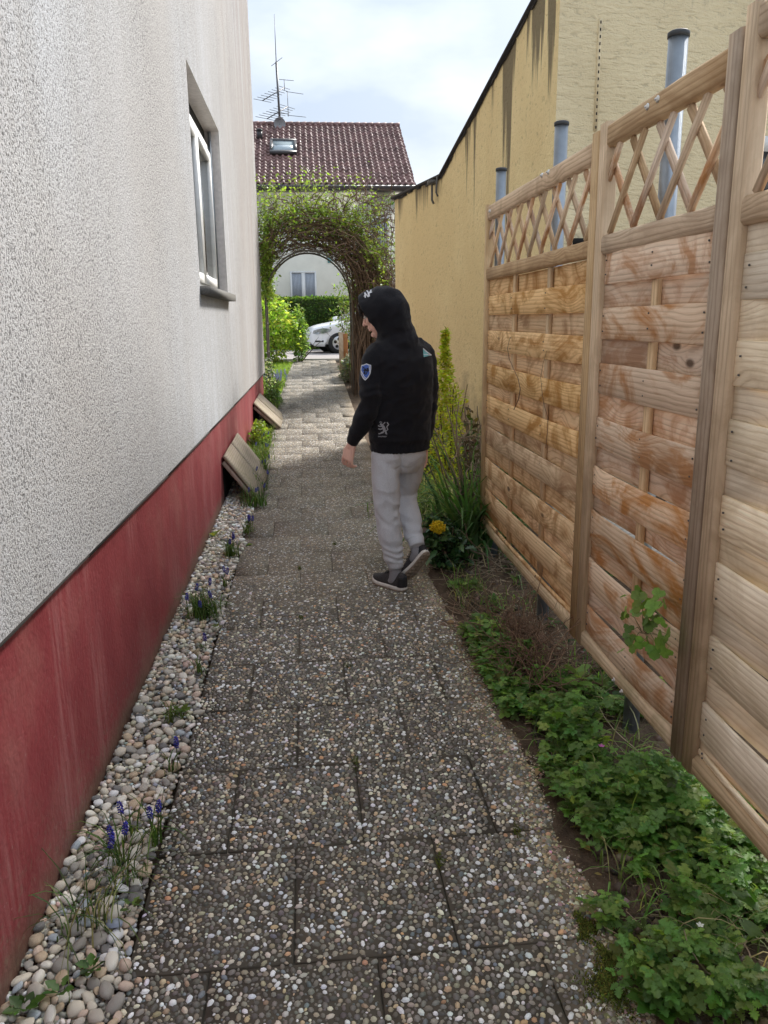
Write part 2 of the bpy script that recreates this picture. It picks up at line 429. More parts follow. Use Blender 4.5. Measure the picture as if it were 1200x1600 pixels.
def mat_slab():
    b = NB('exposed_pebble_concrete')
    geo = b.n('NewGeometry'); pv = b.n('Mapping', {'Vector': geo.outputs['Position'], 'Scale': (1, 1, 0)}).outputs[0]
    wob = b.n('VectorMath', {0: pv, 1: b.n('VectorMath', {0: b.n('TexNoise', {'Vector': pv, 'Scale': 60.0}).outputs['Color'], 'Scale': .006}, operation='SCALE').outputs[0]}, operation='ADD').outputs[0]
    v1 = b.n('TexVoronoi', {'Vector': wob, 'Scale': 82.0, 'Randomness': .95})
    ve = b.n('TexVoronoi', {'Vector': wob, 'Scale': 82.0, 'Randomness': .95}, feature='DISTANCE_TO_EDGE')
    fac = b.n('SeparateColor', {0: v1.outputs['Color']}).outputs[1]
    peb = b.ramp(fac, pal_stops(PEB), 'CONSTANT')
    gap = b.ramp(ve.outputs['Distance'], [(.06, 1.0), (.16, 0.0)])
    sep = b.n('SeparateXYZ', {0: geo.outputs['Position']})
    far = b.ramp(b.math('MULTIPLY', sep.outputs['Y'], .1), [(.36, 0.0), (.46, 1.0)])       # the pebbles are modelled up to there
    mort = b.mix(b.ramp(b.noise(pv, 9.0, 5, .6), [(.35, 0.0), (.7, 1.0)]), (.060, .051, .038), (.115, .096, .070))
    c = b.mix(gap, peb, mort); c = b.mix(far, mort, c)
    # sand and soil washed in from the bed on the right, moss in the joints
    oi = b.n('ObjectInfo'); tone = b.math('ADD', .97, b.math('MULTIPLY', oi.outputs['Random'], .06))
    edge = b.math('ADD', sep.outputs['X'], b.math('MULTIPLY', b.noise(pv, 3.0, 5, .6), .42))
    c = b.mix(b.ramp(edge, [(.72, 0.0), (1.02, .8)]), c, (.30, .235, .155))
    sand_light = b.math('MULTIPLY', b.ramp(b.math('MULTIPLY', sep.outputs['Y'], .1), [(.30, 0.0), (.48, 1.0), (.75, .9), (.95, .15)]), b.ramp(b.noise(pv, 2.2, 5, .65), [(.30, .12), (.70, .42)]))  # sandy tint, brightened to paint soft light on the path's middle stretch
    c = b.mix(sand_light, c, (.36, .295, .20))
    big = b.noise(pv, 1.4, 4, .6)
    c = b.mix(b.ramp(big, [(.36, .30), (.55, 0.0)]), c, (.07, .06, .048))
    c = b.mix(1.0, c, b.n('CombineColor', {0: tone, 1: tone, 2: tone}).outputs[0], 'MULTIPLY')
    h = b.math('MULTIPLY', b.ramp(ve.outputs['Distance'], [(.0, 0.0), (.3, 1.0)]), far)
    h = b.math('ADD', h, b.math('MULTIPLY', b.noise(pv, 400.0, 3), .3))
    return b.done(c, .8, b.bump(h, .004, .8), spec=.3)

def mat_soil():
    b = NB('garden_soil'); v = b.coords()
    n = b.noise(v, 14.0, 6, .65); n2 = b.noise(v, 90.0, 4, .6)
    c = b.mix(b.ramp(n, [(.35, 0.0), (.7, 1.0)]), (.06, .041, .028), (.135, .095, .064))
    c = b.mix(b.ramp(n2, [(.58, 0.0), (.70, .6)]), c, (.20, .15, .10))
    return b.done(c, .95, b.bump(b.math('ADD', n, b.math('MULTIPLY', n2, .5)), .02, 1.0), spec=.15)

def mat_glass_pane(name, tint=(.03, .035, .04)):
    b = NB(name); n = b.noise(b.coords(), 3.0, 2)
    return b.done(tint, .04, b.bump(n, .002, .3), spec=.8)

def mat_objrand(name, pal, rough=.6):
    b = NB(name); oi = b.n('ObjectInfo')
    c = b.ramp(oi.outputs['Random'], pal_stops(pal), 'CONSTANT')
    v = b.coords(); n = b.noise(v, 60.0, 4, .6)
    c = b.mix(.5, c, b.mix(b.ramp(n, [(.3, 0.0), (.75, 1.0)]), (.6, .58, .55), (1.35, 1.35, 1.35)), 'MULTIPLY')
    return b.done(c, rough, b.bump(n, .002, .6), spec=.35)

M = {}
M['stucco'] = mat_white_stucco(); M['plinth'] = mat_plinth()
M['yel_side'] = mat_yellow('yellow_spatter_render', (.90, .73, .40), (.83, .65, .34), (1, 1, .75), 34.0, .016)
M['yel_front'] = mat_yellow('pale_yellow_worm_render', (.82, .71, .47), (.73, .62, .40), (.40, .40, 1.6), 20.0, .018)
M['wood_gold'] = mat_wood('golden_weathered_pine', (.80, .57, .31), (.68, .45, .225), (.37, .21, .09), (.38, .185, .055), .88)
M['wood_grey'] = mat_wood('greyed_pine', (.75, .58, .43), (.63, .475, .335), (.33, .22, .145), (.42, .185, .06), .85)
M['wood_pale'] = mat_wood('pale_pine', (.84, .73, .56), (.75, .63, .46), (.48, .36, .23), (.52, .41, .26), .4)
M['wood_frame'] = mat_wood('pine_rail', (.62, .46, .30), (.50, .355, .215), (.28, .18, .10), (.36, .23, .13), .5, .5)
M['wood_frame_v'] = mat_wood('pine_upright', (.60, .44, .275), (.48, .34, .20), (.28, .18, .10), (.36, .24, .13), .5, .4, axis='Z')
M['wood_frame_low'] = mat_wood('pine_rail_algae', (.60, .45, .28), (.48, .35, .20), (.26, .17, .10), (.33, .23, .12), .5, .5, green=.75)
M['wood_dark_v'] = mat_wood('brown_grey_upright', (.40, .32, .245), (.31, .24, .18), (.17, .12, .085), (.22, .16, .11), .5, .3, axis='Z')
M['wood_board'] = mat_wood('grey_cover_board', (.34, .29, .225), (.27, .22, .17), (.15, .115, .085), (.22, .20, .12), .5, .2)
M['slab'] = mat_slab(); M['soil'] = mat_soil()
M['pebble'] = attr_mat('aggregate_pebble', .55, .4, bumpd=.0008, bscale=500.0)
M['gravel_obj'] = mat_objrand('river_gravel', GRAV, .6); M['gravel'] = attr_mat('river_gravel_small', .6, .35, bumpd=.001)
M['leaf'] = attr_mat('leaf', .45, .4, trans=.5); M['leafmatt'] = attr_mat('leaf_matt', .65, .25, trans=.42)
M['petal'] = attr_mat('petal', .6, .25, trans=.2); M['twig'] = attr_mat('twig', .85, .2)
M['steel'] = plain('galvanised_steel', (.33, .37, .41), .42, .75, .5, .22, 9.0, .0005)
M['zinc'] = plain('zinc_bolt', (.62, .62, .60), .35, .9, .5); M['cap'] = plain('dark_post_cap', (.045, .05, .055), .5)
M['pvc'] = plain('white_window_frame', (.78, .79, .78), .35, var=.05); M['seal'] = plain('rubber_seal', (.02, .02, .02), .6)
M['pane'] = mat_glass_pane('window_pane', (.045, .05, .055)); M['stone_sill'] = plain('dark_stone_sill', (.115, .11, .10), .75, var=.3, nscale=80.0, bumpd=.001)
M['reveal'] = plain('smooth_reveal_render', (.66, .62, .60), .9, var=.1, nscale=30.0, bumpd=.002)
M['dark'] = plain('dark_gap', (.012, .011, .010), .9); M['tar'] = plain('bitumen_edge', (.035, .03, .027), .85, bumpd=.002)
M['tile'] = plain('glazed_red_tile', (.215, .12, .108), .5, 0, .4, .4, 2.2); M['gutter'] = plain('dark_gutter', (.05, .045, .045), .4)
M['housewall'] = plain('cream_render', (.80, .79, .70), .9, var=.06, nscale=2.0, bumpd=.002)
M['curtain'] = plain('net_curtain', (.42, .46, .52), .9); M['alu'] = plain('antenna_metal', (.12, .12, .125), .5, .5)
M['dish'] = plain('grey_dish', (.30, .30, .31), .6); M['asphalt'] = plain('street_paving', (.30, .27, .255), .9, var=.12, nscale=30.0, bumpd=.003)
M['kerb'] = plain('kerb_stone', (.32, .30, .27), .9, var=.2, nscale=20.0, bumpd=.003)
M['carpaint'] = plain('white_car_paint', (.80, .81, .83), .18, 0, .6, .02); M['tyre'] = plain('tyre_rubber', (.02, .02, .021), .8)
M['rim'] = plain('alloy_rim', (.55, .56, .58), .3, .8); M['carglass'] = mat_glass_pane('car_glass', (.02, .024, .028)); M['trim'] = plain('black_trim', (.02, .02, .022), .5)
M['lamp'] = plain('headlight_glass', (.30, .33, .35), .06, .5, .8, .45, 18.0); M['plate'] = plain('number_plate', (.70, .71, .70), .4)
M['redwood'] = mat_wood('reddish_post', (.36, .17, .08), (.28, .12, .055), (.14, .06, .03), (.2, .09, .04), .5, .2, axis='Z')
M['hoop'] = plain('grey_brown_metal_tube', (.13, .115, .10), .5, .4)
M['mossy'] = attr_mat('moss', .95, .1); M['shell'] = plain('terracotta_shard', (.50, .22, .11), .8)
M['skin'] = plain('skin', (.74, .45, .36), .5, 0, .35, .07, 30.0); M['hair'] = plain('dark_brown_hair', (.022, .015, .011), .5, 0, .4, .4, 200.0)
def mat_cloth(name, ca, cb, scale, bd, rough=.9, sheen=.0):
    b = NB(name); v = b.coords(); n = b.noise(v, scale, 3, .7); n2 = b.noise(b.coords((1, 1, .25)), scale * 2.2, 2, .6)
    c = b.mix(b.ramp(b.math('ADD', b.math('MULTIPLY', n, .5), b.math('MULTIPLY', n2, .5)), [(.38, 0.0), (.62, 1.0)]), ca, cb)
    return b.done(c, rough, b.bump(b.math('ADD', n2, b.math('MULTIPLY', b.noise(v, 22.0, 3), 2.5)), bd, .8), spec=.15, **({'Sheen Weight': sheen} if sheen else {}))
M['hoodie'] = mat_cloth('black_cotton', (.006, .006, .0085), (.014, .014, .018), 420.0, .0015, .85, .12)
M['sweat'] = mat_cloth('grey_marl_jersey', (.50, .52, .56), (.68, .705, .75), 330.0, .0018)
M['sock'] = mat_cloth('grey_sock', (.24, .24, .26), (.32, .32, .34), 500.0, .001)
M['knit'] = mat_cloth('grey_black_knit', (.012, .012, .014), (.10, .095, .095), 380.0, .001, .75)
M['shoe_black'] = plain('black_shoe_panel', (.016, .016, .018), .6); M['midsole'] = plain('white_foam_sole', (.70, .67, .62), .6, var=.12, nscale=40.0)
M['outsole'] = plain('worn_sole', (.33, .26, .20), .85, var=.30, nscale=45.0, bumpd=.003); M['lime'] = plain('lime_loop', (.42, .44, .10), .6)
M['printw'] = plain('white_print', (.62, .63, .66), .8); M['printg'] = plain('grey_print', (.30, .30, .32), .8); M['printb'] = plain('blue_print', (.055, .12, .42), .7); M['printt'] = plain('teal_print', (.16, .42, .44), .7)
M['printk'] = plain('dark_print', (.012, .013, .02), .8)
# ------------------------------------------------------------------ ground, street, lawn
WX, PX = -0.71, -0.745          # face of the white wall and of its plinth
def axis_pts(lo, a, b, hi, fine, n):
    far1 = a - np.geomspace(.15, a - lo, n)[::-1]; far2 = b + np.geomspace(.15, hi - b, n)
    return np.concatenate([far1, np.arange(a, b + fine / 2, fine), far2])
xs = axis_pts(-400, -1.2, 2.6, 400, .035, 18); ys = axis_pts(-300, .9, 9.0, 700, .035, 26)
gx, gy = np.meshgrid(xs, ys)
gz = zt(gy) - 0.05
gx_, gy_ = gx.ravel(), gy.ravel(); gz_ = gz.ravel().copy()
near = (gx_ > -1.2) & (gx_ < 2.6) & (gy_ > .9) & (gy_ < 9)
for i in np.nonzero(near)[0]:
    p = (gx_[i] * 7, gy_[i] * 7, 0); f = mnoise.fractal(p, 1.0, 2.0, 4)
    e_ = .715 + .07 * mnoise.noise((gy_[i] * 2.3, 4.1, 0)) + .03 * mnoise.noise((gy_[i] * 9, 1.7, 0))
    lift = np.clip((gx_[i] - e_ + .03) / .055, 0, 1) * .058 + np.clip((gx_[i] - .80) / .3, 0, 1) * .012 + np.clip((-.56 - gx_[i]) / .16, 0, 1) * .052
    if gx_[i] > .62 or gx_[i] < -.53: gz_[i] += lift + f * .012 * np.clip((gx_[i] - .70) / .1, .15, 1)
nx, ny = len(xs), len(ys); idx = np.arange(nx * ny).reshape(ny, nx)
gf = np.stack([idx[:-1, :-1], idx[:-1, 1:], idx[1:, 1:], idx[1:, :-1]], -1).reshape(-1, 4)
g = obj('ground', np.stack([gx_, gy_, gz_], 1), gf, M['soil'], smooth=True, origin=(0, 0, 0)); tag(g, kind='structure')

def strip(name, x0, x1, y0, y1, dz, mat, n=24):
    yy = np.linspace(y0, y1, n); V = []; F = []
    for i, y in enumerate(yy):
        a = x0(y) if callable(x0) else x0; b = x1(y) if callable(x1) else x1
        V += [(a, y, zt(y) + dz), (b, y, zt(y) + dz)]
        if i: F.append((2*i-2, 2*i-1, 2*i+1, 2*i))
    o = obj(name, V, F, mat, origin=(0, 0, 0)); return tag(o, kind='structure')
strip('street', -40, 40, 20.4, 33.0, -.012, M['asphalt'], 30)
lm = plain('lawn_soil', (.07, .10, .03), .95, nscale=12.0, bumpd=.01)
strip('lawn', -7.0, lambda y: -.47 + (y - 14.3) * .03, 14.3, 20.1, -.03, lm)
kb = MB(); kb.box((-.75, 20.18, .50), (1.1, 20.36, .60)); k = kb.build('kerb', M['kerb']); tag(k, kind='structure')
kb = MB(); kb.box((-1.1, 19.6, .45), (-.42, 19.75, .585)); k = kb.build('kerb', M['kerb']); tag(k, kind='structure')

strip('bounce_paving', -.7, 9.0, -16.0, .29, -.004, plain('bounce_concrete', (.40, .375, .34), .9, var=.2, nscale=3.0, bumpd=.002), 8)  # unseen pale ground behind the camera, added to bounce light into the alley
strip('bounce_yard', 1.95, 9.0, .30, 6.2, .03, plain('bounce_gravel', (.38, .355, .31), .95, var=.3, nscale=30.0, bumpd=.004), 8)  # unseen pale ground beyond the fence, likewise added for bounced light
# ------------------------------------------------------------------ the path of exposed-pebble slabs
path = thing('garden_path', None, None, (0, 0, 0)); tag(path, kind='structure')
SW, SL = .41, .445
XJ_A = [-.49, -.08, .335, .745]; XJ_B = [-.49, -.285, .127, .538, .745]
def slab_mesh(wd, ln, seed):
    rg = np.random.default_rng(seed); t = .05; c = .0022
    def ring(w_, l_, z, j=0):
        pts = []
        for (a, b_) in ((-1,-1),(0,-1),(1,-1),(1,0),(1,1),(0,1),(-1,1),(-1,0)):
            pts.append((a*w_/2 + rg.normal(0, j), b_*l_/2 + rg.normal(0, j), z))
        return pts
    g_ = .0019
    V = ring(wd-2*g_, ln-2*g_, -t, .001) + ring(wd-2*g_, ln-2*g_, -c, .0015) + ring(wd-2*g_-2*c, ln-2*g_-2*c, 0, .001)
    F = [(r*8+i, r*8+(i+1) % 8, (r+1)*8+(i+1) % 8, (r+1)*8+i) for r in range(2) for i in range(8)] + [tuple(16+i for i in range(8))]
    return make_mesh('paving_slab', V, F, M['slab'])
sm = {}
y = 0.755 - .445; row = 0; JOINTS = []
while y < 20.15:
    y1 = y + SL; XJ = XJ_A if row % 2 else XJ_B
    ym = (y + y1) / 2
    for i in range(len(XJ) - 1):
        wd = XJ[i+1] - XJ[i]; key = (round(wd, 2), rng.integers(0, 2))
        if key not in sm: sm[key] = slab_mesh(wd, SL, int(wd * 1000) + int(key[1]) * 7)
        if y > 14: shift = .03
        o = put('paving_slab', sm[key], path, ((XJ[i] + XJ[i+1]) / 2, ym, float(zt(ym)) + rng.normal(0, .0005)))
        sl = math.atan2(float(zt(y1) - zt(y)), SL)
        o.rotation_euler = (sl + rng.normal(0, .0009), rng.normal(0, .0012), rng.normal(0, .0022))
    JOINTS.append((y, y1, XJ)); y = y1; row += 1
strip('joint_filling', -.488, .742, .3, 20.1, -.011, plain('joint_sand', (.12, .10, .072), .95, var=.5, nscale=14.0, bumpd=.003), 60)
# pebbles of the near slabs (too small to pick apart singly): real stones set in the mortar
def pack(x0, x1, y0, y1, radii, tries):
    cell = .02; grid = {}; P = []
    for r, n in zip(radii, tries):
        xr = rng.uniform(x0, x1, n); yr = rng.uniform(y0, y1, n); rr = r * rng.uniform(.85, 1.15, n)
        for a, b_, c in zip(xr, yr, rr):
            ci, cj = int(a // cell), int(b_ // cell); ok = True
            for u in (ci-1, ci, ci+1):
                for v in (cj-1, cj, cj+1):
                    for (pa, pb, pc) in grid.get((u, v), ()):
                        s_ = pc + c
                        if (a-pa)*(a-pa) + (b_-pb)*(b_-pb) < s_*s_*.80: ok = False; break
                    if not ok: break
                if not ok: break
            if ok: grid.setdefault((ci, cj), []).append((a, b_, c)); P.append((a, b_, c))
    return np.array(P)
pk = pack(-.49, .75, 1.25, 4.7, (.0088, .0072, .0058, .0044, .0033), (16000, 26000, 38000, 46000, 46000))
def joint_dist(P):
    d = np.full(len(P), 9.0)
    for (a, b_, XJ) in JOINTS:
        m = (P[:, 1] >= a) & (P[:, 1] < b_)
        if not m.any(): continue
        dd = np.minimum(P[m, 1] - a, b_ - P[m, 1])
        for x in XJ: dd = np.minimum(dd, np.abs(P[m, 0] - x))
        d[m] = dd
    return d
pk = pk[joint_dist(pk) > pk[:, 2] * .55 + .0012]
fadeout = rng.random(len(pk)) < np.clip((4.7 - pk[:, 1]) / .9, 0, 1)
sandy = rng.random(len(pk)) > np.clip((pk[:, 0] + .22 * np.array([mnoise.noise((x*3, y_*3, 0)) for x, y_, _ in pk]) - .66) / .14, 0, .6)
pk = pk[fadeout & sandy]; n = len(pk)
th = np.arange(6) * math.pi / 3
T = [(math.cos(a), math.sin(a), -.25) for a in th] + [(.72 * math.cos(a + .4), .72 * math.sin(a + .4), .52) for a in th] + [(0, 0, .80)]
F = [(i, (i+1) % 6, 6+(i+1) % 6, 6+i) for i in range(6)] + [(6+i, 6+(i+1) % 6, 12) for i in range(6)]
el = rng.uniform(1.0, 1.4, n)
scl = np.stack([pk[:, 2] * el, pk[:, 2] / el ** .8, pk[:, 2] * rng.uniform(.5, .85, n)], 1)
pos = np.stack([pk[:, 0], pk[:, 1], np.full(n, .0006)], 1)
V, Fs, C = scatter(T, F, pos, rotmats(n, tilt=.10) @ np.eye(3), scl, pick(PEB, n))
o = obj('set_pebbles', V, Fs, M['pebble'], path, True, C, origin=(0, 0, 0)); tag(o, kind='stuff')
# sand and grit crumbs swept over the right edge of the path
nG = 9000
gy2 = 1.25 + 6.0 * rng.random(nG) ** 1.4; gx2 = np.array([.70 + .07 * mnoise.noise((v * 2.3, 4.1, 0)) + .05 * mnoise.noise((v * 7, 8.7, 0)) for v in gy2]) + rng.normal(.0, .042, nG)
T8 = [(1, 0, 0), (0, 1, 0), (-1, 0, 0), (0, -1, 0), (.1, .1, .8)]; F8 = [(0, 1, 4), (1, 2, 4), (2, 3, 4), (3, 0, 4)]
V, Fs, C = scatter(T8, F8, np.stack([gx2, gy2, zt(gy2) + .0015], 1), rotmats(nG, tilt=.2), rng.gamma(2.2, .0013, nG) + .001, jitter_cols(nG, (.36, .28, .18), .35, (.55, .48, .38), .2))
o = obj('grit', V, Fs, M['gravel'], None, False, C, origin=(0, 0, 0)); tag(o, kind='stuff')

# ------------------------------------------------------------------ the strip of river gravel along the house
bed = thing('gravel_strip', None, None, (0, 0, 0)); tag(bed, kind='structure')
def stone_mesh(seed, sub):
    bm = bmesh.new(); bmesh.ops.create_icosphere(bm, subdivisions=sub, radius=1.0)
    rg = np.random.default_rng(seed); off = Vector(rg.uniform(-50, 50, 3))
    for v in bm.verts: v.co *= 1 + .34 * mnoise.noise(v.co * .9 + off) + .07 * mnoise.noise(v.co * 2.3 + off)
    me = bpy.data.meshes.new('stone'); bm.to_mesh(me); bm.free()
    return me
def stone_arrays(seed, sub):
    me = stone_mesh(seed, sub); V = np.array([v.co[:] for v in me.vertices]); F = [tuple(p.vertices) for p in me.polygons]
    bpy.data.meshes.remove(me); return V, F
pts = []
grid = {}
for rad, ntry in ((.0195, 700), (.0145, 5000), (.0105, 10000), (.0068, 22000)):
    for _ in range(ntry):
        yy_ = 1.25 + (8.2 - 1.25) * rng.random() ** 1.25; xx_ = rng.uniform(PX + .012, -.500 + .018 * math.sin(yy_ * 5) + .012 * math.sin(yy_ * 13))
        if yy_ > 6.2 and rng.random() < (yy_ - 6.2) / 2: continue
        r = rad * rng.uniform(.8, 1.2)
        key = (int(xx_ // .045), int(yy_ // .045)); ok = True
        for u in (-1, 0, 1):
            for v in (-1, 0, 1):
                for (a, b_, c) in grid.get((key[0]+u, key[1]+v), ()):
                    if (a-xx_)**2 + (b_-yy_)**2 < ((c + r) * .86) ** 2: ok = False; break
                if not ok: break
            if not ok: break
        if ok: grid.setdefault(key, []).append((xx_, yy_, r)); pts.append((xx_, yy_, r))
pts = np.array(pts)
order = np.argsort(-(pts[:, 2] / pts[:, 1] ** 1.2)); pts = pts[order]
stones = []
for sd in range(7):
    me = stone_mesh(sd, 2); me.name = 'pebble'; me.polygons.foreach_set('use_smooth', np.ones(len(me.polygons), bool)); me.materials.append(M['gravel_obj']); stones.append(me)
for i in range(300):
    x_, y_, r = pts[i]; e = rng.uniform(1.0, 1.35)
    put('pebble', stones[i % 7], bed, (x_, y_, .004 + .028 * min(1, max(0, (-.60 - x_) / .14)) + r * .25 + rng.uniform(-.004, .006)), (rng.normal(0, .25), rng.normal(0, .25), rng.uniform(0, 6.3)), (r * e, r / e ** .6, r * rng.uniform(.5, .8)))
rest = pts[300:]; parts = []
for k_ in range(3):
    sel = rest[k_::3]; nn = len(sel); Tm, Fm = stone_arrays(20 + k_, 1); e = rng.uniform(1.0, 1.4, nn)
    sc = np.stack([sel[:, 2] * e, sel[:, 2] / e ** .6, sel[:, 2] * rng.uniform(.5, .8, nn)], 1)
    parts.append(scatter(Tm, Fm, np.stack([sel[:, 0], sel[:, 1], .003 + .028 * np.clip((-.60 - sel[:, 0]) / .14, 0, 1) + sel[:, 2] * .25 + rng.uniform(-.004, .006, nn)], 1), rotmats(nn, tilt=.25), sc, pick(GRAV, nn)))
V, Fs, C = join(parts)
o = obj('small_pebbles', V, Fs, M['gravel'], bed, True, C, origin=(0, 0, 0)); tag(o, kind='stuff')
under = []
for k_ in range(2):
    nn = 5200; yy_ = 1.2 + 6.4 * rng.random(nn) ** 1.2; Tm, Fm = stone_arrays(30 + k_, 1); r = rng.uniform(.005, .011, nn)
    ux_ = rng.uniform(PX, -.50, nn)
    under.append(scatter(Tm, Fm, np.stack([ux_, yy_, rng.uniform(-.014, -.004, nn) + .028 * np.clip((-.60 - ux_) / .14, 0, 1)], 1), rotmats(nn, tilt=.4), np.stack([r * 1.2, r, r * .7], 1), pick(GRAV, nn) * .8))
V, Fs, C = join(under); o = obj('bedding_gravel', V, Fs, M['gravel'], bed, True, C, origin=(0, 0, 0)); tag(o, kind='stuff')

# ------------------------------------------------------------------ white house on the left
HE, HT = 14.05, 7.05                # far corner, top of the wall
house = thing('white_house', 'white roughcast house wall on a dark red plinth, left of the path', 'house', (WX, 6, 0))
def zb(y): return float(np.interp(y, [-3, 1.74, 3.6, 13.0, 16], [.95, .848, .807, .685, .66]))
WY0, WY1, WZ0, WZ1, WD = 5.80, 7.86, 1.785, 3.22, .135
V = []; F = []
def quad(a, b_, c, d): 
    i = len(V); V.extend([a, b_, c, d]); F.append((i, i+1, i+2, i+3))
yc = [-3.0, -1, 1, 2.5, 4, WY0, WY1, 10, 12, HE]
for a, b_ in zip(yc[:-1], yc[1:]):
    lo = [(WX, a, zb(a)), (WX, b_, zb(b_))]
    if a == WY0:
        quad(lo[0], lo[1], (WX, b_, WZ0), (WX, a, WZ0)); quad((WX, a, WZ1), (WX, b_, WZ1), (WX, b_, HT), (WX, a, HT))
    else:
        quad(lo[0], lo[1], (WX, b_, HT), (WX, a, HT))
    quad((PX - .2, a, zb(a)), (PX - .2, b_, zb(b_)), lo[1], lo[0])                      # underside
quad((WX, HE, zb(HE)), (WX - 8, HE, zb(HE)), (WX - 8, HE, HT), (WX, HE, HT))
quad((WX - 8, -3, .9), (WX, -3, .95), (WX, -3, HT), (WX - 8, -3, HT))
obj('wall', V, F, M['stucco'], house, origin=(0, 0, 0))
V = []; F = []
quad((WX, WY1, WZ0), (WX - WD, WY1, WZ0), (WX - WD, WY1, WZ1), (WX, WY1, WZ1)); quad((WX - WD, WY0, WZ0), (WX, WY0, WZ0), (WX, WY0, WZ1), (WX - WD, WY0, WZ1))
quad((WX, WY0, WZ1), (WX, WY1, WZ1), (WX - WD, WY1, WZ1), (WX - WD, WY0, WZ1)); quad((WX - WD, WY0, WZ0), (WX - WD, WY1, WZ0), (WX, WY1, WZ0), (WX, WY0, WZ0))
obj('window_reveal', V, F, M['reveal'], house, origin=(0, 0, 0))
# plinth
V = []; F = []
for a, b_ in zip(yc[:-1], yc[1:]):
    quad((PX, a, -.1), (PX, b_, -.1), (PX, b_, zb(b_) - .002), (PX, a, zb(a) - .002))
quad((PX, HE - .02, -.1), (PX - 8, HE - .02, -.1), (PX - 8, HE - .02, .66), (PX, HE - .02, .66))
obj('plinth', V, F, M['plinth'], house, origin=(0, 0, 0))
d = MB()
for a, b_ in zip(yc[:-1], yc[1:]): d.bar((WX - .016, a, zb(a) - .008), (WX - .016, b_, zb(b_) - .008 + .003 * math.sin(b_ * 3)), .030, .012)
d.build('gap_shade_edge', M['tar'], house)  # dark strip painted in for the gap and shadow under the overhang
rf = MB(); rf.box((WX - 8.5, -3.5, HT + .02), (WX + .12, HE + .12, HT + .22)); rf.build('roof', M['tile'], house)
# window: frame, two sashes with panes, roller blind slot, sill
FXw = WX - WD
win = MB(); fw = .06
for a, b_ in (((WY0, WZ0), (WY0 + fw, WZ1 - .14)), ((WY1 - fw, WZ0), (WY1, WZ1 - .14)), ((WY0 + fw, WZ0), (WY1 - fw, WZ0 + fw)), ((WY0 + fw, WZ1 - .20), (WY1 - fw, WZ1 - .14))):
    win.box((FXw - .03, a[0], a[1]), (FXw + .035, b_[0], b_[1]))
window = win.build('window', M['pvc'], house)
for s0, s1 in ((WY0 + fw + .006, (WY0 + WY1) / 2 - .003), ((WY0 + WY1) / 2 + .003, WY1 - fw - .006)):
    m = MB(); z0, z1, sw = WZ0 + fw + .006, WZ1 - .206, .07
    m.box((FXw, s0, z0), (FXw + .055, s0 + sw, z1)); m.box((FXw, s1 - sw, z0), (FXw + .055, s1, z1))
    m.box((FXw, s0 + sw, z0), (FXw + .055, s1 - sw, z0 + sw)); m.box((FXw, s0 + sw, z1 - sw), (FXw + .055, s1 - sw, z1))
    m.build('sash', M['pvc'], window)
    m = MB(); m.box((FXw + .012, s0 + sw, z0 + sw), (FXw + .022, s1 - sw, z1 - sw)); m.build('pane', M['pane'], window)
m = MB(); m.box((FXw - .02, WY0, WZ1 - .138), (FXw + .004, WY1, WZ1)); m.build('blind_slot', M['dark'], window)
for yy_ in (WY0 + .01, WY1 - .035):
    m = MB(); m.box((FXw + .037, yy_, WZ0 + .02), (FXw + .062, yy_ + .025, WZ1 - .01)); m.build('blind_rail', M['steel'], window)
m = MB(); m.box((WX - WD, WY0 - .03, WZ0 - .055), (WX + .07, WY1 + .04, WZ0 + .004)); m.build('window_sill', M['stone_sill'], house)
# cellar openings behind the board covers
for (ya, yb, zz) in ((6.75, 8.3, .30), (11.0, 12.9, .42)):
    m = MB(); m.box((PX - .05, ya + .06, -.05), (PX + .003, yb - .06, zz)); m.build('cellar_opening', M['dark'], house)

def cover(label, ya, yb, ztop, xb, z0, nb, slope_y=0.0):
    t = thing('cellar_cover', label, 'board cover', (PX, (ya + yb) / 2, z0))
    wd = (yb - ya) / nb; a = np.array([PX + .012, 0, ztop]); b_ = np.array([xb, 0, z0 + .015])
    for i in range(nb):
        m = MB(); yc_ = ya + wd * (i + .5)
        L = np.linalg.norm(b_ - a); d_ = (b_ - a) / L; nn = np.array([-d_[2], 0, d_[0]]); nn = nn if nn[2] > 0 else -nn
        prof = [(-.5, 0), (.5, 0), (.5, .7), (.42, 1), (-.42, 1), (-.5, .7)]
        Vv = []
        for s_ in np.linspace(-.03, L, 4):
            for u, v in prof: Vv.append(a + d_ * s_ + np.array([0, yc_ + u * (wd - .012), 0]) + nn * (v * .028 + .02 + .004 * i) + np.array([0, slope_y * s_, 0]))
        Ff = [(r*6+i_, r*6+(i_+1) % 6, (r+1)*6+(i_+1) % 6, (r+1)*6+i_) for r in range(3) for i_ in range(6)] + [(5, 4, 3, 2, 1, 0), tuple(18+i_ for i_ in range(6))]
        m.add(Vv, Ff); m.build('board', M['wood_board'], t)
    for yy_ in (ya + .03, yb - .05):
        m = MB(); m.bar(a + [0, yy_, -.012], b_ + [0, yy_ + slope_y * L, -.004], .04, .036); m.build('batten', M['wood_dark_v'], t)
    return t
cover('grey two-board wooden cover leaning on the red plinth, the nearer one with a split', 6.74, 8.15, .385, -.462, 0.0, 2)
cover('smaller low wooden cover leaning on the red plinth near the far corner', 11.0, 12.5, .40, -.40, .06, 2)

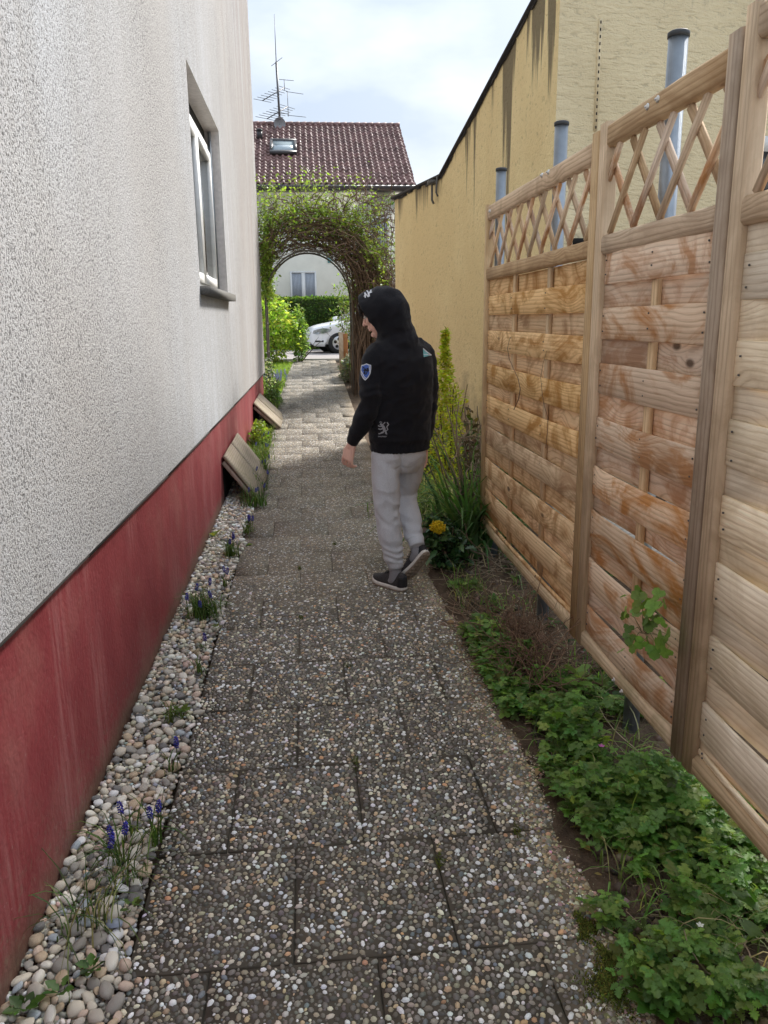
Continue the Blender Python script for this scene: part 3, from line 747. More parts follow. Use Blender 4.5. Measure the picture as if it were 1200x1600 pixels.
# ------------------------------------------------------------------ yellow building on the right
A0 = np.array([2.0, 6.5]); DIR = np.array([-.2065, 1.0]); PER = np.array([1.0, .2065])
def ztop(t): return 3.01 if t > 2.38 else 3.01 + (2.38 - t) * .49
yb_ = thing('yellow_building', 'yellow rough-rendered building with a sloping roof edge, right of the path', 'building', (2.0, 6.5, 0))
def wall_grid(ts, base, d, tf, mat, name, nz=26):
    V = []; C = []; F = []
    for i, t in enumerate(ts):
        p = base + d * t; top = tf(t)
        for j in range(nz + 1):
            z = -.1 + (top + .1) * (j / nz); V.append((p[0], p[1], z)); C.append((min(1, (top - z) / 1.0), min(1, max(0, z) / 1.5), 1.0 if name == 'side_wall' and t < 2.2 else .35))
    m_ = nz + 1
    for i in range(len(ts) - 1):
        for j in range(nz): F.append((i*m_+j, i*m_+j+1, (i+1)*m_+j+1, (i+1)*m_+j))
    return obj(name, V, F, mat, yb_, False, C, origin=(0, 0, 0))
wall_grid(np.concatenate([np.linspace(0, 2.37, 16), [2.39], np.linspace(2.5, 3.95, 8)]), A0, DIR, ztop, M['yel_side'], 'side_wall')
wall_grid(np.linspace(0, 5.6, 6), A0, PER, lambda t: ztop(0), M['yel_front'], 'front_wall')
Bq = A0 + DIR * 3.95
wall_grid(np.linspace(0, 5.6, 9), Bq, PER, lambda t: 3.01, M['yel_front'], 'back_wall')
V = []; F = []
for t in (-.06, 2.38, 4.02):
    zz = 3.01 + (2.38 - t) * .49 if t < 2.38 else 3.01
    for s_ in (-.03, 5.6):
        p = A0 + DIR * t + PER * s_; V += [(p[0], p[1], zz + .004), (p[0], p[1], zz + .030)]
for r in range(2):
    a = r * 4
    F += [(a, a+4, a+5, a+1), (a+1, a+5, a+7, a+3), (a+3, a+7, a+6, a+2), (a+2, a+6, a+4, a)]
F += [(0, 1, 3, 2), (8, 10, 11, 9)]
obj('roof', V, F, M['tar'], yb_)
# unseen thick gable added above the low roof, shaped to shade plinth and path
V = []; C = []
for t in (.02, .34):
    for (s_, z_) in ((.06, 3.9), (.06, 4.24), (2.9, 7.6), (5.6, 4.4), (5.6, 3.9)):
        p = A0 + DIR * t + PER * s_; V.append((p[0], p[1], z_)); C.append((.8, 1, 0))
obj('gable', V, [(0, 4, 3, 2, 1), (5, 6, 7, 8, 9), (0, 1, 6, 5), (1, 2, 7, 6), (2, 3, 8, 7), (3, 4, 9, 8)], M['yel_front'], yb_, False, C)
m = MB()
for i in range(46):                                                      # ragged felt along the verge
    t = rng.uniform(-.1, 3.9); L = rng.uniform(.05, .22); p = A0 + DIR * t; p2 = A0 + DIR * (t + L)
    m.bar((p[0] - .012, p[1], ztop(t) - .012 + rng.normal(0, .006)), (p2[0] - .012, p2[1], ztop(t + L) - .012 + rng.normal(0, .006)), .010, rng.uniform(.012, .03))
o = m.build('felt_edge', M['tar'], yb_); o['kind'] = 'stuff'
p = A0 + DIR * 2.52; q = A0 + DIR * 2.40
m = MB(); m.tube([(p[0] - .05, p[1], 2.96), (p[0] - .05, p[1], 2.80), (p[0] - .03, p[1], 2.76)], .012, 8); m.tube([(q[0] - .04, q[1], 3.02), (q[0] - .05, q[1], 2.86), (q[0] - .03, q[1], 2.82)], .010, 8)
m.box((p[0] - .09, p[1] - .05, 2.965), (p[0], q[1] + .22, 3.0)); m.build('gutter_bracket', M['stone_sill'], yb_)
# slotted strip and the small window in the front wall
def on_front(px, py):
    r = ray(px, py); n_ = np.array([-PER[1], PER[0]]); t = np.dot(n_, A0) / np.dot(n_, r[:2]); return np.array([0, 0, EYE]) + t * r
m = MB(); a = on_front(938, 30); b_ = on_front(931, 205); m.box((a[0] - .013, a[1] - .015, b_[2]), (a[0] + .013, a[1] + .05, a[2]))
sl_ = m.build('wall_strip', plain('cream_strip', (.74, .62, .40), .8, var=.15), yb_)
m = MB(); nsl = 16
for i in range(nsl):
    z_ = b_[2] + (a[2] - b_[2]) * (i + .3) / nsl; m.box((a[0] - .004, a[1] - .018, z_), (a[0] + .005, a[1] - .013, z_ + .020))
o = m.build('slots', M['dark'], sl_); o['kind'] = 'stuff'
a = on_front(1178, 212); b_ = on_front(1255, 330); yy_ = (a[1] + b_[1]) / 2 - .02
m = MB(); x0, x1, z1, z0 = a[0], b_[0], a[2], b_[2]; yo = lambda x: A0[1] + PER[1] * (x - A0[0]) 
def fbox(mm, xa, xb, za, zb_, d0, d1):
    Vv = [(xa, yo(xa) - d0, za), (xb, yo(xb) - d0, za), (xb, yo(xb) + d1, za), (xa, yo(xa) + d1, za), (xa, yo(xa) - d0, zb_), (xb, yo(xb) - d0, zb_), (xb, yo(xb) + d1, zb_), (xa, yo(xa) + d1, zb_)]
    mm.add(Vv, [(0,3,2,1),(4,5,6,7),(0,1,5,4),(1,2,6,5),(2,3,7,6),(3,0,4,7)])
fbox(m, x0, x0 + .06, z0, z1, .02, .02); fbox(m, x1 - .06, x1, z0, z1, .02, .02); fbox(m, x0 + .06, x1 - .06, z1 - .12, z1, .022, .02); fbox(m, x0 + .06, x1 - .06, z0, z0 + .06, .022, .02)
wn = m.build('window', M['pvc'], yb_); m = MB(); fbox(m, x0 + .06, x1 - .06, z0 + .06, z1 - .12, .006, .01); m.build('pane', M['pane'], wn)
a = on_front(905, 380); m = MB(); m.box((a[0] - .08, a[1] - .1, a[2] - .03), (a[0] + .08, a[1] + .05, a[2] + .03)); m.build('ledge', M['dark'], yb_)

# ------------------------------------------------------------------ fence panels
FX = 1.10
def plank(name, y0, y1, z0, z1, x, th, bow, mat, parent, seg=10, wob=.0013, label=None):
    V = []; c = th * .25; L = y1 - y0; zc = (z0 + z1) / 2; h = z1 - z0
    prof = [(-th/2, -h/2 + c), (-th/2, h/2 - c), (-th/2 + c, h/2), (th/2 - c, h/2), (th/2, h/2 - c), (th/2, -h/2 + c), (th/2 - c, -h/2), (-th/2 + c, -h/2)]
    ph = rng.uniform(0, 6.3, 4)
    for i in range(seg + 1):
        t = i / seg; yy = -L/2 + L*t; b_ = bow(t) if callable(bow) else bow * math.sin(math.pi * t)
        for (u, v) in prof:
            w_ = wob * math.sin(ph[0] + t * 5 + (2 if v > 0 else 0)) + wob * .6 * math.sin(ph[1] + t * 13)
            cup = .0025 * math.sin(ph[2]) * (v / (h/2)) ** 2
            V.append((u + b_ + cup, yy, v + w_))
    F = [(r*8+i, (r+1)*8+i, (r+1)*8+(i+1) % 8, r*8+(i+1) % 8) for r in range(seg) for i in range(8)] + [tuple(range(8)), tuple(seg*8 + i for i in range(7, -1, -1))]
    me = make_mesh(name, V, F, mat); pl = np.array(parent.location)
    o = put(name, me, parent, np.array([x, (y0 + y1)/2, zc]) - pl)
    if label: o['label'] = label
    return o
def upright(name, y0, y1, z0, z1, x0, x1, mat, parent, ch=.12):
    m = MB(); m.bar(((x0+x1)/2, (y0+y1)/2, z0), ((x0+x1)/2, (y0+y1)/2, z1), abs(y1-y0), abs(x1-x0), up=(1, 0, 0), ch=ch); return m.build(name, mat, parent)
def slat(parent, y0, z0, y1, z1, x, wd, th, mat):
    L = math.hypot(y1-y0, z1-z0); V = []; pl = np.array(parent.location)
    prof = [(-th/2, -wd/2), (-th/2, wd/2), (th/2, wd/2), (th/2, -wd/2)]
    for yy in (-L/2, L/2):
        for u, v in prof: V.append((u, yy, v))
    F = [(i, 4+i, 4+(i+1) % 4, (i+1) % 4) for i in range(4)] + [(0, 1, 2, 3), (7, 6, 5, 4)]
    o = put('lattice_slat', make_mesh('lattice_slat', V, F, mat), parent, np.array([x, (y0+y1)/2, (z0+z1)/2]) - pl, (math.atan2(z1-z0, y1-y0), 0, 0)); return o
ZT, ZB, ZM0, ZM1, ZR = 2.18, .22, 1.77, 1.838, 2.092
def panel(label, y0, y1, tops, fw, battens, wmat, sl, sr, stile_l=None, stile_r=None, ZT=2.18):
    ZR = ZT - .080
    t = thing('wooden_fence', label, 'fence panel', (FX, (y0+y1)/2, 0), 'wooden fence panels right of the path')
    a, b_ = y0 + sr, y1 - sl          # inner edges: y0 is the end nearer the camera
    upright('stile', y1 - sl, y1, ZB, ZT + .008, FX - .002, FX + .045, stile_l or M['wood_frame_v'], t)
    upright('stile', y0, y0 + sr, ZB, ZT + .02, FX - .004, FX + .045, stile_r or M['wood_frame_v'], t)
    plank('top_rail', y0 + sr + .001, y1 - sl - .001, ZR, ZT, FX + .021, .043, 0, M['wood_frame'], t, 6, .0015)
    plank('middle_rail', a + .001, b_ - .001, ZM0, ZM1, FX + .020, .042, 0, M['wood_frame'], t, 6, .0015)
    plank('bottom_rail', a + .001, b_ - .001, ZB, ZB + .066, FX + .020, .042, 0, M['wood_frame_low'], t, 6, .0015)
    for yb2 in battens: upright('batten', yb2 - .02, yb2 + .02, ZB + .066, ZM0, FX + .014, FX + .032, M['wood_frame_v'], t)
    n = max(1, len(battens))
    def bowf(s): 
        return lambda u: s * (abs(math.sin(math.pi * u)) ** .55) * .015
    edges = []
    for k_, zt_ in enumerate(tops):
        zt_ += rng.normal(0, .004); zb2 = zt_ - fw + rng.normal(0, .004)
        zb2 = max(zb2, ZB + .068); edges.append((zt_, zb2))
        plank('plank', a + .003, b_ - .003, zb2, zt_, FX + .020, .011, bowf(-1), wmat, t)
    prev = ZM0
    for (zt_, zb2) in edges + [(ZB + .068, 0)]:
        if prev - zt_ > .02: plank('plank', a + .003, b_ - .003, max(zt_ - .012, ZB + .068), min(prev + .012, ZM0), FX + .026, .011, bowf(1), wmat, t)
        prev = zb2
    nb = MB()                                                                # nail heads over the battens and at the board ends
    for (zt_, zb2) in edges:
        for yy_ in list(battens) + [a + .03, b_ - .03]:
            for f_ in (.28, .72):
                u_ = (yy_ - a) / (b_ - a); xx_ = FX + .020 - .0058 - .015 * abs(math.sin(math.pi * u_)) ** .55; z_ = zb2 + (zt_ - zb2) * f_ + rng.normal(0, .006); y_ = yy_ + rng.normal(0, .006)
                nb.tube([(xx_ + .002, y_, z_), (xx_ - .0012, y_, z_)], .0032, 6)
    o = nb.build('nails', M['stone_sill'], t); o['kind'] = 'stuff'
    # diagonal lattice: front slats rise towards the camera, rear slats the other way
    h = ZR - ZM1; run = .27; sp = .205
    for kk in range(-3, int((b_ - a) / sp) + 3):
        for sgn, xx in ((-1, FX + .016), (1, FX + .026)):
            ys_, ye = b_ - .03 - kk * sp, b_ - .03 - kk * sp + sgn * run
            z0_, z1_ = ZM1, ZR
            u0, u1 = 0.0, 1.0
            for lim, low in ((a, True), (b_, False)):
                for _ in (0,):
                    ya_, yb3 = ys_, ye
                    if ya_ == yb3: continue
                    tl = (lim - ya_) / (yb3 - ya_)
                    inside0 = ya_ >= lim if low else ya_ <= lim; inside1 = yb3 >= lim if low else yb3 <= lim
                    if not inside0 and not inside1: u0, u1 = 1, 0
                    elif not inside0: u0 = max(u0, tl)
                    elif not inside1: u1 = min(u1, tl)
            if u1 - u0 < .12: continue
            slat(t, ys_ + (ye-ys_)*u0, z0_ + h*u0, ys_ + (ye-ys_)*u1, z0_ + h*u1, xx, .032, .009, M['wood_grey'] if kk % 2 else M['wood_frame'])
    return t
def bolt(parent, px, py):
    p = atx(px, py, FX); m = MB(); m.tube([(FX + .004, p[1], p[2]), (FX - .002, p[1], p[2]), (FX - .006, p[1], p[2])], [.011, .011, .006], 12)
    m.tube([(FX - .004, p[1], p[2]), (FX - .010, p[1], p[2])], [.005, .004], 6); return m.build('bolt', M['zinc'], parent)
P1 = panel('golden brown fence panel farthest along the path, with two battens and lattice top', 3.032, 4.905, [1.671 - .1945 * i for i in range(8)], .115, (4.25, 3.64), M['wood_gold'], .055, .068, ZT=2.190)
P2 = panel('narrow greyed fence panel in the middle, with one batten and lattice top', 2.062, 3.028, [1.776, 1.581, 1.380, 1.182, .987, .808, .60, .41], .113, (2.51,), M['wood_grey'], .072, .068, stile_r=M['wood_dark_v'], ZT=2.218)
P3 = panel('pale fence panel nearest the camera, cut by the right edge of the photo', .32, 2.056, [1.70, 1.489, 1.28, 1.074, .876, .67, .46, .30], .120, (1.30, .8), M['wood_pale'], .062, .068, ZT=2.27)
for pr, lst in ((P2, ((1012, 167), (1028, 155), (960, 1063), (972, 1081))), (P1, ((847, 274), (857, 269), (766, 330)))):
    for a in lst: bolt(pr, *a)
for (py_, lab) in ((2.615, 'grey steel pole behind the middle fence panel, tallest looking of the three'), (3.76, 'grey steel pole showing through the lattice where two fence panels are nearly joined'), (4.88, 'grey steel pole at the far end of the fence beside the yellow wall')):
    t = thing('steel_pole', lab, 'pole', (1.185, py_, -.1), 'steel poles holding the fence')
    m = MB(); m.tube([(1.185, py_, -.1), (1.185, py_, 2.385)], .030, 24); m.build('shaft', M['steel'], t, True)
    m = MB(); m.tube([(1.185, py_, 2.386), (1.185, py_, 2.40), (1.185, py_, 2.404)], [.0335, .0335, .027], 24); m.build('pole_cap', M['cap'], t)
# ------------------------------------------------------------------ leaves and stems
LEAF_T = [(0, 0, 0), (-.27, .38, .07), (0, .45, 0), (.27, .38, .07), (-.17, .75, .03), (.17, .75, .03), (0, 1, -.06)]
LEAF_F = [(0, 2, 1), (0, 3, 2), (1, 2, 6, 4), (2, 3, 5, 6)]
TINY_T = [(0, 0, 0), (-.3, .5, .08), (0, 1, 0), (.3, .5, .08)]; TINY_F = [(0, 3, 2, 1)]
def stuff_part(name, parts, mat, parent=None, smooth=False):
    V, F, C = join(parts); o = obj(name, V, F, mat, parent, smooth, C); o['kind'] = 'stuff'; return o
def leaf_cloud(pos, size, base, amt=.28, alt=None, palt=.3, tilt=.9, T=LEAF_T, F=LEAF_F, out=None):
    n = len(pos); Rm = rotmats(n, tilt=tilt)
    s = size * rng.uniform(.6, 1.25, n)
    return scatter(T, F, pos, Rm, s, jitter_cols(n, base, amt, alt, palt))
def noise3(P, f, seed=0.0):
    return np.array([mnoise.noise((p[0]*f + seed, p[1]*f - seed, p[2]*f + seed*.5)) for p in P])
def blob_points(c, r, n, fill=.45, nf=2.5, na=.35, zmin=None, seed=0.0):
    d = rng.normal(size=(n, 3)); d /= np.linalg.norm(d, axis=1, keepdims=True)
    k = 1 + na * noise3(d, nf, seed)
    rad = (fill + (1 - fill) * rng.random(n) ** .5) * k
    P = np.asarray(c) + d * np.asarray(r) * rad[:, None]
    if zmin is not None: P = P[P[:, 2] > zmin]
    return P
def wander(p, d, L, n=8, curl=.25, droop=0.0):
    p = np.array(p, float); d = nrm(d); out = [p.copy()]
    for _ in range(n - 1):
        d = nrm(d + rng.normal(0, curl, 3) + np.array([0, 0, -droop])); p = p + d * (L / (n - 1)); out.append(p.copy())
    return np.array(out)
def twigs(paths, r0, r1, base, amt=.25, n=3):
    V, F, C = [], [], []; k = 0
    for P in paths:
        rr = np.linspace(r0, r1, len(P)) * rng.uniform(.7, 1.3)
        v, f = tube(P, rr, n, False); V.append(v); F.append(np.array(f, np.int32) + k); k += len(v)
        C.append(np.tile(np.clip(np.array(base) * (1 + rng.normal(0, amt)), .004, .9), (len(v), 1)))
    return np.concatenate(V), [np.concatenate(F)], np.concatenate(C)
def stems_part(name, paths, r0, r1, base, parent, n=4, stuff=True, mat='twig'):
    V, F, C = twigs(paths, r0, r1, base, n=n); o = obj(name, V, F, M[mat], parent, True, C)
    if stuff: o['kind'] = 'stuff'
    return o
BL_N = 6
def blades(bases, lens, width, lean, base, amt=.25, alt=None, palt=.2, droop=1.0):
    """grass and strap leaves: tapered, bending strips"""
    n = len(bases); az = rng.uniform(0, 2*math.pi, n); le = np.abs(rng.normal(lean, lean*.45, n))
    t = np.linspace(0, 1, BL_N)
    V = np.zeros((n, BL_N, 2, 3)); dirx, diry = np.cos(az), np.sin(az)
    L = np.asarray(lens); W = np.broadcast_to(np.asarray(width, float), (n,))
    for i, tt in enumerate(t):
        ang = le * (.5 * tt + droop * .8 * tt * tt)
        hor = L * tt * np.sin(np.minimum(ang, 2.3)) ; ver = L * tt * np.cos(np.minimum(ang, 2.3))
        wd = W * (1 - tt ** 2.2) * .5 + .0004
        c = np.stack([bases[:, 0] + hor * dirx, bases[:, 1] + hor * diry, bases[:, 2] + ver], 1)
        sx = np.stack([-diry * wd, dirx * wd, np.zeros(n)], 1)
        V[:, i, 0] = c - sx; V[:, i, 1] = c + sx
    f = [(2*i, 2*i+1, 2*i+3, 2*i+2) for i in range(BL_N - 1)]
    F = (np.array(f)[None] + (np.arange(n) * BL_N * 2)[:, None, None]).reshape(-1, 4)
    C = np.repeat(jitter_cols(n, base, amt, alt, palt), BL_N * 2, 0)
    return V.reshape(-1, 3), [F.astype(np.int32)], C

# ------------------------------------------------------------------ the house across the street
HY = 34.0
far = thing('far_house', 'cream house with a glazed dark red tiled roof across the street', 'house', (0, HY, .6))
m = MB(); m.box((-9, HY, .5), (4.35, HY + 9, 6.55)); m.build('wall', M['housewall'], far)
# gable end under the verge
V = [(4.35, HY, 6.552), (4.35, HY + 9, 6.552), (4.35, HY + 4.6, 9.6), (-9, HY, 6.552), (-9, HY + 9, 6.552), (-9, HY + 4.6, 9.6)]
obj('gable', V, [(0, 1, 2), (3, 5, 4)], M['housewall'], far)
EV = np.array([0, HY - .75, 6.70]); RG = np.array([0, HY + 4.6, 10.05]); XL, XR = -9.2, 4.62
rows, cols = 20, 57; tw = (XR - XL) / cols
sl = RG - EV; up = nrm(np.cross([1, 0, 0], sl)); V = []; F = []; C = []
prof = [(0, 0.0), (.14, .052), (.30, .070), (.46, .052), (.60, 0.0), (.78, -.012)]
for r_ in range(rows):
    a = EV + sl * (r_ / rows) + up * .045; b_ = EV + sl * ((r_ + 1.12) / rows)
    jx = rng.normal(0, .006)
    for c_ in range(cols):
        i0 = len(V); x0 = XL + c_ * tw + jx; dz = rng.normal(0, .006)
        pr = prof + [(1.0, 0.0)]
        for base_ in (a, b_):
            for (u, h) in pr: V.append(base_ + np.array([x0 + u * tw, 0, 0]) + up * (h + dz))
        for (u, h) in pr: V.append(a + np.array([x0 + u * tw, 0, 0]) + up * (h + dz - .035))
        k_ = len(pr)
        for j in range(k_ - 1):
            F.append((i0 + j, i0 + j + 1, i0 + k_ + j + 1, i0 + k_ + j)); F.append((i0 + 2*k_ + j, i0 + 2*k_ + j + 1, i0 + j + 1, i0 + j))
roof = MB(); roof.add([EV + [XL + .1, 0, -.02], EV + [XR - .02, 0, -.02], RG + [XR - .02, 0, -.02], RG + [XL + .1, 0, -.02], (XL + .1, HY + 9.6, 6.5), (XR - .02, HY + 9.6, 6.5)], [(0, 1, 2, 3), (3, 2, 5, 4)])
rfo = roof.build('roof', M['tile'], far)
o = obj('roof_tiles', V, F, M['tile'], rfo, True); o['kind'] = 'stuff'
rt = MB()
for i in range(46):
    x_ = XL + i * .3; rt.tube([(x_, RG[1], RG[2] + .02), (x_ + .32, RG[1], RG[2] + .035)], [.10, .115], 8)
o = rt.build('ridge_tiles', M['tile'], rfo, True); o['kind'] = 'stuff'
m = MB(); m.tube([(XL, EV[1] - .06, EV[2] - .07), (XR + .05, EV[1] - .06, EV[2] - .07)], .075, 10); m.build('gutter', M['gutter'], far, True)
m = MB(); m.box((XL + .2, EV[1] + .02, EV[2] - .16), (XR, HY - .01, EV[2] - .10)); m.build('soffit', M['gutter'], far)
m = MB(); dp = at(590, 330, HY - .12); m.tube([(4.15, HY - .7, 6.6), (4.15, HY - .1, 6.3), (4.15, HY - .1, .6)], .05, 8); m.build('downpipe', M['gutter'], far, True)
def roofpt(px, py):
    r = ray(px, py); n_ = up; t = np.dot(n_, EV - np.array([0, 0, EYE])) / np.dot(n_, r); return np.array([0, 0, EYE]) + t * r
a = roofpt(424, 243); b_ = roofpt(461, 224); sd = nrm(sl)
cx_, L = (a[0] + b_[0]) / 2, np.dot(b_ - a, sd); wd_ = b_[0] - a[0]; base_ = a + up * .10
m = MB()
P = lambda x, s, h: np.array([x, base_[1], base_[2]]) + sd * s + up * h
def obox(mm, x0, x1, s0, s1, h0, h1):
    Vv = [P(x0, s0, h0), P(x1, s0, h0), P(x1, s1, h0), P(x0, s1, h0), P(x0, s0, h1), P(x1, s0, h1), P(x1, s1, h1), P(x0, s1, h1)]
    mm.add(Vv, [(0,3,2,1),(4,5,6,7),(0,1,5,4),(1,2,6,5),(2,3,7,6),(3,0,4,7)])
fw_ = .11; x0, x1 = a[0] - .06, b_[0] + .06
obox(m, x0, x1, -.08, fw_, -.05, .09); obox(m, x0, x1, L - fw_, L + .03, -.05, .085); obox(m, x0, x0 + fw_, fw_, L - fw_, -.05, .088); obox(m, x1 - fw_, x1, fw_, L - fw_, -.05, .088)
skl = m.build('skylight', M['gutter'], far)
m = MB(); obox(m, x0 + fw_, x1 - fw_, fw_, L - fw_, 0, .05); m.build('pane', plain('skylight_pane', (.35, .42, .45), .05, 0, .9, .05), skl)
p = roofpt(406, 218); m = MB(); m.tube([p, p + [0, 0, .35]], [.12, .12], 10); m.tube([p + [0, 0, .36], p + [0, 0, .42]], [.16, .10], 10); m.build('vent_pipe', M['gutter'], far, True)
def far_window(px0, py0, px1, z0, two=True, curtain=True):
    a = at(px0, py0, HY); b_ = at(px1, py0, HY); z1 = a[2]; x0, x1 = a[0], b_[0]; f = .07
    m = MB(); m.box((x0, HY - .05, z0), (x0 + f, HY + .02, z1)); m.box((x1 - f, HY - .05, z0), (x1, HY + .02, z1)); m.box((x0 + f, HY - .052, z1 - f), (x1 - f, HY + .02, z1)); m.box((x0 + f, HY - .052, z0), (x1 - f, HY + .02, z0 + f))
    if two: m.box(((x0+x1)/2 - .075, HY - .054, z0 + f), ((x0+x1)/2 + .075, HY + .02, z1 - f))
    wn = m.build('window', M['pvc'], far)
    spans = [(x0 + f, (x0+x1)/2 - .075), ((x0+x1)/2 + .075, x1 - f)] if two else [(x0 + f, x1 - f)]
    for (u, v) in spans:
        m = MB(); m.box((u, HY - .012, z0 + f), (v, HY - .002, z1 - f)); m.build('pane', plain('pane_with_net', (.15, .165, .195), .12, 0, .6, .05), wn)
        m = MB(); k_ = 7
        for i in range(k_):
            xx = u + (v - u) * (i + .5) / k_; m.box((xx - .022, HY - .018, z0 + f + .35), (xx + .022, HY - .0125, z1 - f))
        o = m.build('net_folds', M['curtain'], wn); o['kind'] = 'stuff'
far_window(453, 424, 494, 2.1); far_window(575, 338, 607, 3.9, False)
a = at(512, 402, HY); m = MB(); m.box((a[0], HY - .03, a[2] - .22), (a[0] + .22, HY - .004, a[2])); m.build('wall_plate', M['printt'], far)

# aerial and dish on the ridge
a = at(428.5, 22, HY + 4.6); b_ = at(437.5, 192, HY + 4.6)
ant = thing('television_aerial', 'thin rooftop aerial mast with two slanting dipole arrays on the far red roof', 'aerial', (b_[0], HY + 4.6, b_[2]))
mid = at(431.5, 97, HY + 4.6); base_z = RG[2] - .1
m = MB(); m.tube([(b_[0], HY + 4.6, base_z), mid], [.05, .045], 8); m.build('mast', M['alu'], ant, True)
m = MB(); m.tube([mid, a], [.022, .010], 6); m.build('whip', M['alu'], ant, True)
def yagi(p0, p1, ne, half, ell):
    p0 = at(*p0, HY + 4.6); p1 = at(*p1, HY + 4.6); p0[1] -= .5; p1[1] += .3
    m = MB(); m.tube([p0, p1], .022, 6); bm_ = m.build('boom', M['alu'], ant, True)
    for i in range(ne):
        c = p0 + (p1 - p0) * (i / (ne - 1)); e = np.array([half * (1 - .05 * i), .0, -half * .18])
        mm = MB(); mm.tube([c - e, c + e], .011, 5); mm.build('dipole', M['alu'], bm_, True)
yagi((411, 162), (444, 134), 8, .38, .2); yagi((418, 190), (449, 164), 8, .5, .2)
for (pa, pb) in (((436, 124), (459, 126)), ((447, 143), (474, 147)), ((424, 103), (441, 90)), ((422, 176), (452, 178)), ((449, 180), (478, 183))):
    m = MB(); p0 = at(*pa, HY + 4.6); p1 = at(*pb, HY + 4.6); m.tube([p0, p1], .012, 5); m.build('dipole', M['alu'], ant, True)
for (pa, pb) in (((449, 143), (450.5, 182)), ((444, 124), (444.5, 141))):
    m = MB(); m.tube([at(*pa, HY + 4.6), at(*pb, HY + 4.6)], .014, 5); m.build('stay', M['alu'], ant, True)
c = at(437, 193, HY + 4.2); dsh = thing('satellite_dish', 'grey round satellite dish at the foot of the rooftop aerial', 'satellite dish', c)
rings = [ellring(c + np.array([0, .10 * (1 - (r / .26) ** 2) , 0]), (r, 0, 0), (0, 0, r), 18) for r in (.02, .1, .18, .24, .26)]
V, F = loft(rings, False); obj('reflector', V, F, M['dish'], dsh, True); m = MB(); m.tube([c + [0, .1, 0], (c[0], HY + 4.6, RG[2])], .02, 6); m.build('bracket', M['alu'], dsh)

# ------------------------------------------------------------------ hedge, bushes, car
hg = thing('clipped_hedge', 'dark green clipped hedge with a flat top behind the white car', 'hedge', (0, 27.6, .6))
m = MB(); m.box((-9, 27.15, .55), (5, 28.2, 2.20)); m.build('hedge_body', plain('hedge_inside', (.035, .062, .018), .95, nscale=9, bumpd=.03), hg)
n = 17000; Pf = np.stack([rng.uniform(-3, 3.4, n), 27.12 + rng.normal(0, .03, n), rng.uniform(.58, 2.27, n)], 1)
n2 = 7000; Pt = np.stack([rng.uniform(-3, 3.4, n2), rng.uniform(27.1, 28.2, n2), 2.23 + rng.normal(0, .035, n2)], 1)
stuff_part('foliage', [leaf_cloud(Pf, .09, (.085, .155, .032), .35, (.12, .20, .045), .3, 1.0, TINY_T, TINY_F), leaf_cloud(Pt, .09, (.12, .20, .04), .3, (.16, .24, .05), .3, .8, TINY_T, TINY_F)], M['leafmatt'], hg)

def bush(name, label, cat, c, r, n, size, base, alt, stems=7, zmin=None, na=.35, tilt=.9, fill=.45, seed=0.0, group=None, stemcol=(.10, .07, .045)):
    c = np.asarray(c, float); z0 = zmin if zmin is not None else c[2] - r[2]
    t = thing(name, label, cat, (c[0], c[1], z0), group)
    P = blob_points(c, r, n, fill, 2.6, na, z0 + .01, seed)
    stuff_part('foliage', [leaf_cloud(P, size, base, .3, alt, .35, tilt)], M['leaf'], t)
    ps = [wander((c[0] + rng.normal(0, r[0]*.15), c[1] + rng.normal(0, r[1]*.15), z0 - .03), (rng.normal(0, .4), rng.normal(0, .4), 1), (c[2] + r[2]*.6 - z0) * rng.uniform(.7, 1), 7, .15) for _ in range(stems)]
    stems_part('branches', ps, .012, .004, stemcol, t)
    return t
bush('round_bush', 'bright yellow-green leafy bush beside the lawn at the end of the house', 'bush', (-.80, 19.6, 1.33), (.66, .6, .80), 3000, .105, (.30, .42, .075), (.46, .54, .13), zmin=.52)
bush('upright_bush', 'narrow darker green bush right of the bright bush and left of the car', 'bush', (-.13, 19.9, 1.18), (.21, .3, .68), 1500, .08, (.15, .25, .06), (.28, .38, .11), zmin=.55)
bush('light_green_shrub', 'loose pale green shrub behind the right foot of the rose arch', 'shrub', (1.15, 18.5, 1.75), (.55, .6, .85), 1500, .075, (.14, .20, .05), (.23, .28, .09), zmin=.45, fill=.2, na=.5)
bush('brown_leaved_shrub', 'reddish brown shrub behind the wooden post at the end of the path', 'shrub', (1.55, 19.6, 1.45), (.6, .5, .8), 1500, .07, (.13, .085, .03), (.20, .12, .05), zmin=.5)
bush('grey_lavender', 'grey leaved lavender mound at the right edge of the far path', 'shrub', (.97, 16.3, .52), (.26, .5, .36), 2600, .07, (.17, .175, .14), (.24, .24, .20), zmin=.25, tilt=.5)
fy = thing('yellow_flowering_shrub', 'shrub with yellow flowers at the right foot of the rose arch', 'shrub', (1.12, 15.4, .25))
P = blob_points((1.10, 15.4, .95), (.24, .35, .80), 1500, .2, 2.6, .5, .25)
stuff_part('foliage', [leaf_cloud(P, .06, (.09, .13, .03), .3, (.15, .17, .04), .3)], M['leaf'], fy)
P = np.concatenate([blob_points((1.02, 15.1, 1.22), (.10, .12, .18), 90, .2), blob_points((1.05, 15.1, .55), (.10, .12, .28), 120, .2)])
stuff_part('flowers', [leaf_cloud(P, .055, (.75, .52, .03), .15)], M['petal'], fy)
wp = thing('wooden_post', 'short reddish wooden post beside the path in front of the white car', 'post', (.86, 17.6, .4))
m = MB(); m.bar((.80, 17.6, .35), (.80, 17.6, 1.28), .05, .12, up=(1, 0, 0)); m.build('grey_edge', M['wood_dark_v'], wp); m = MB(); m.bar((.885, 17.62, .35), (.885, 17.62, 1.25), .11, .10, up=(1, 0, 0)); m.build('board', M['redwood'], wp)

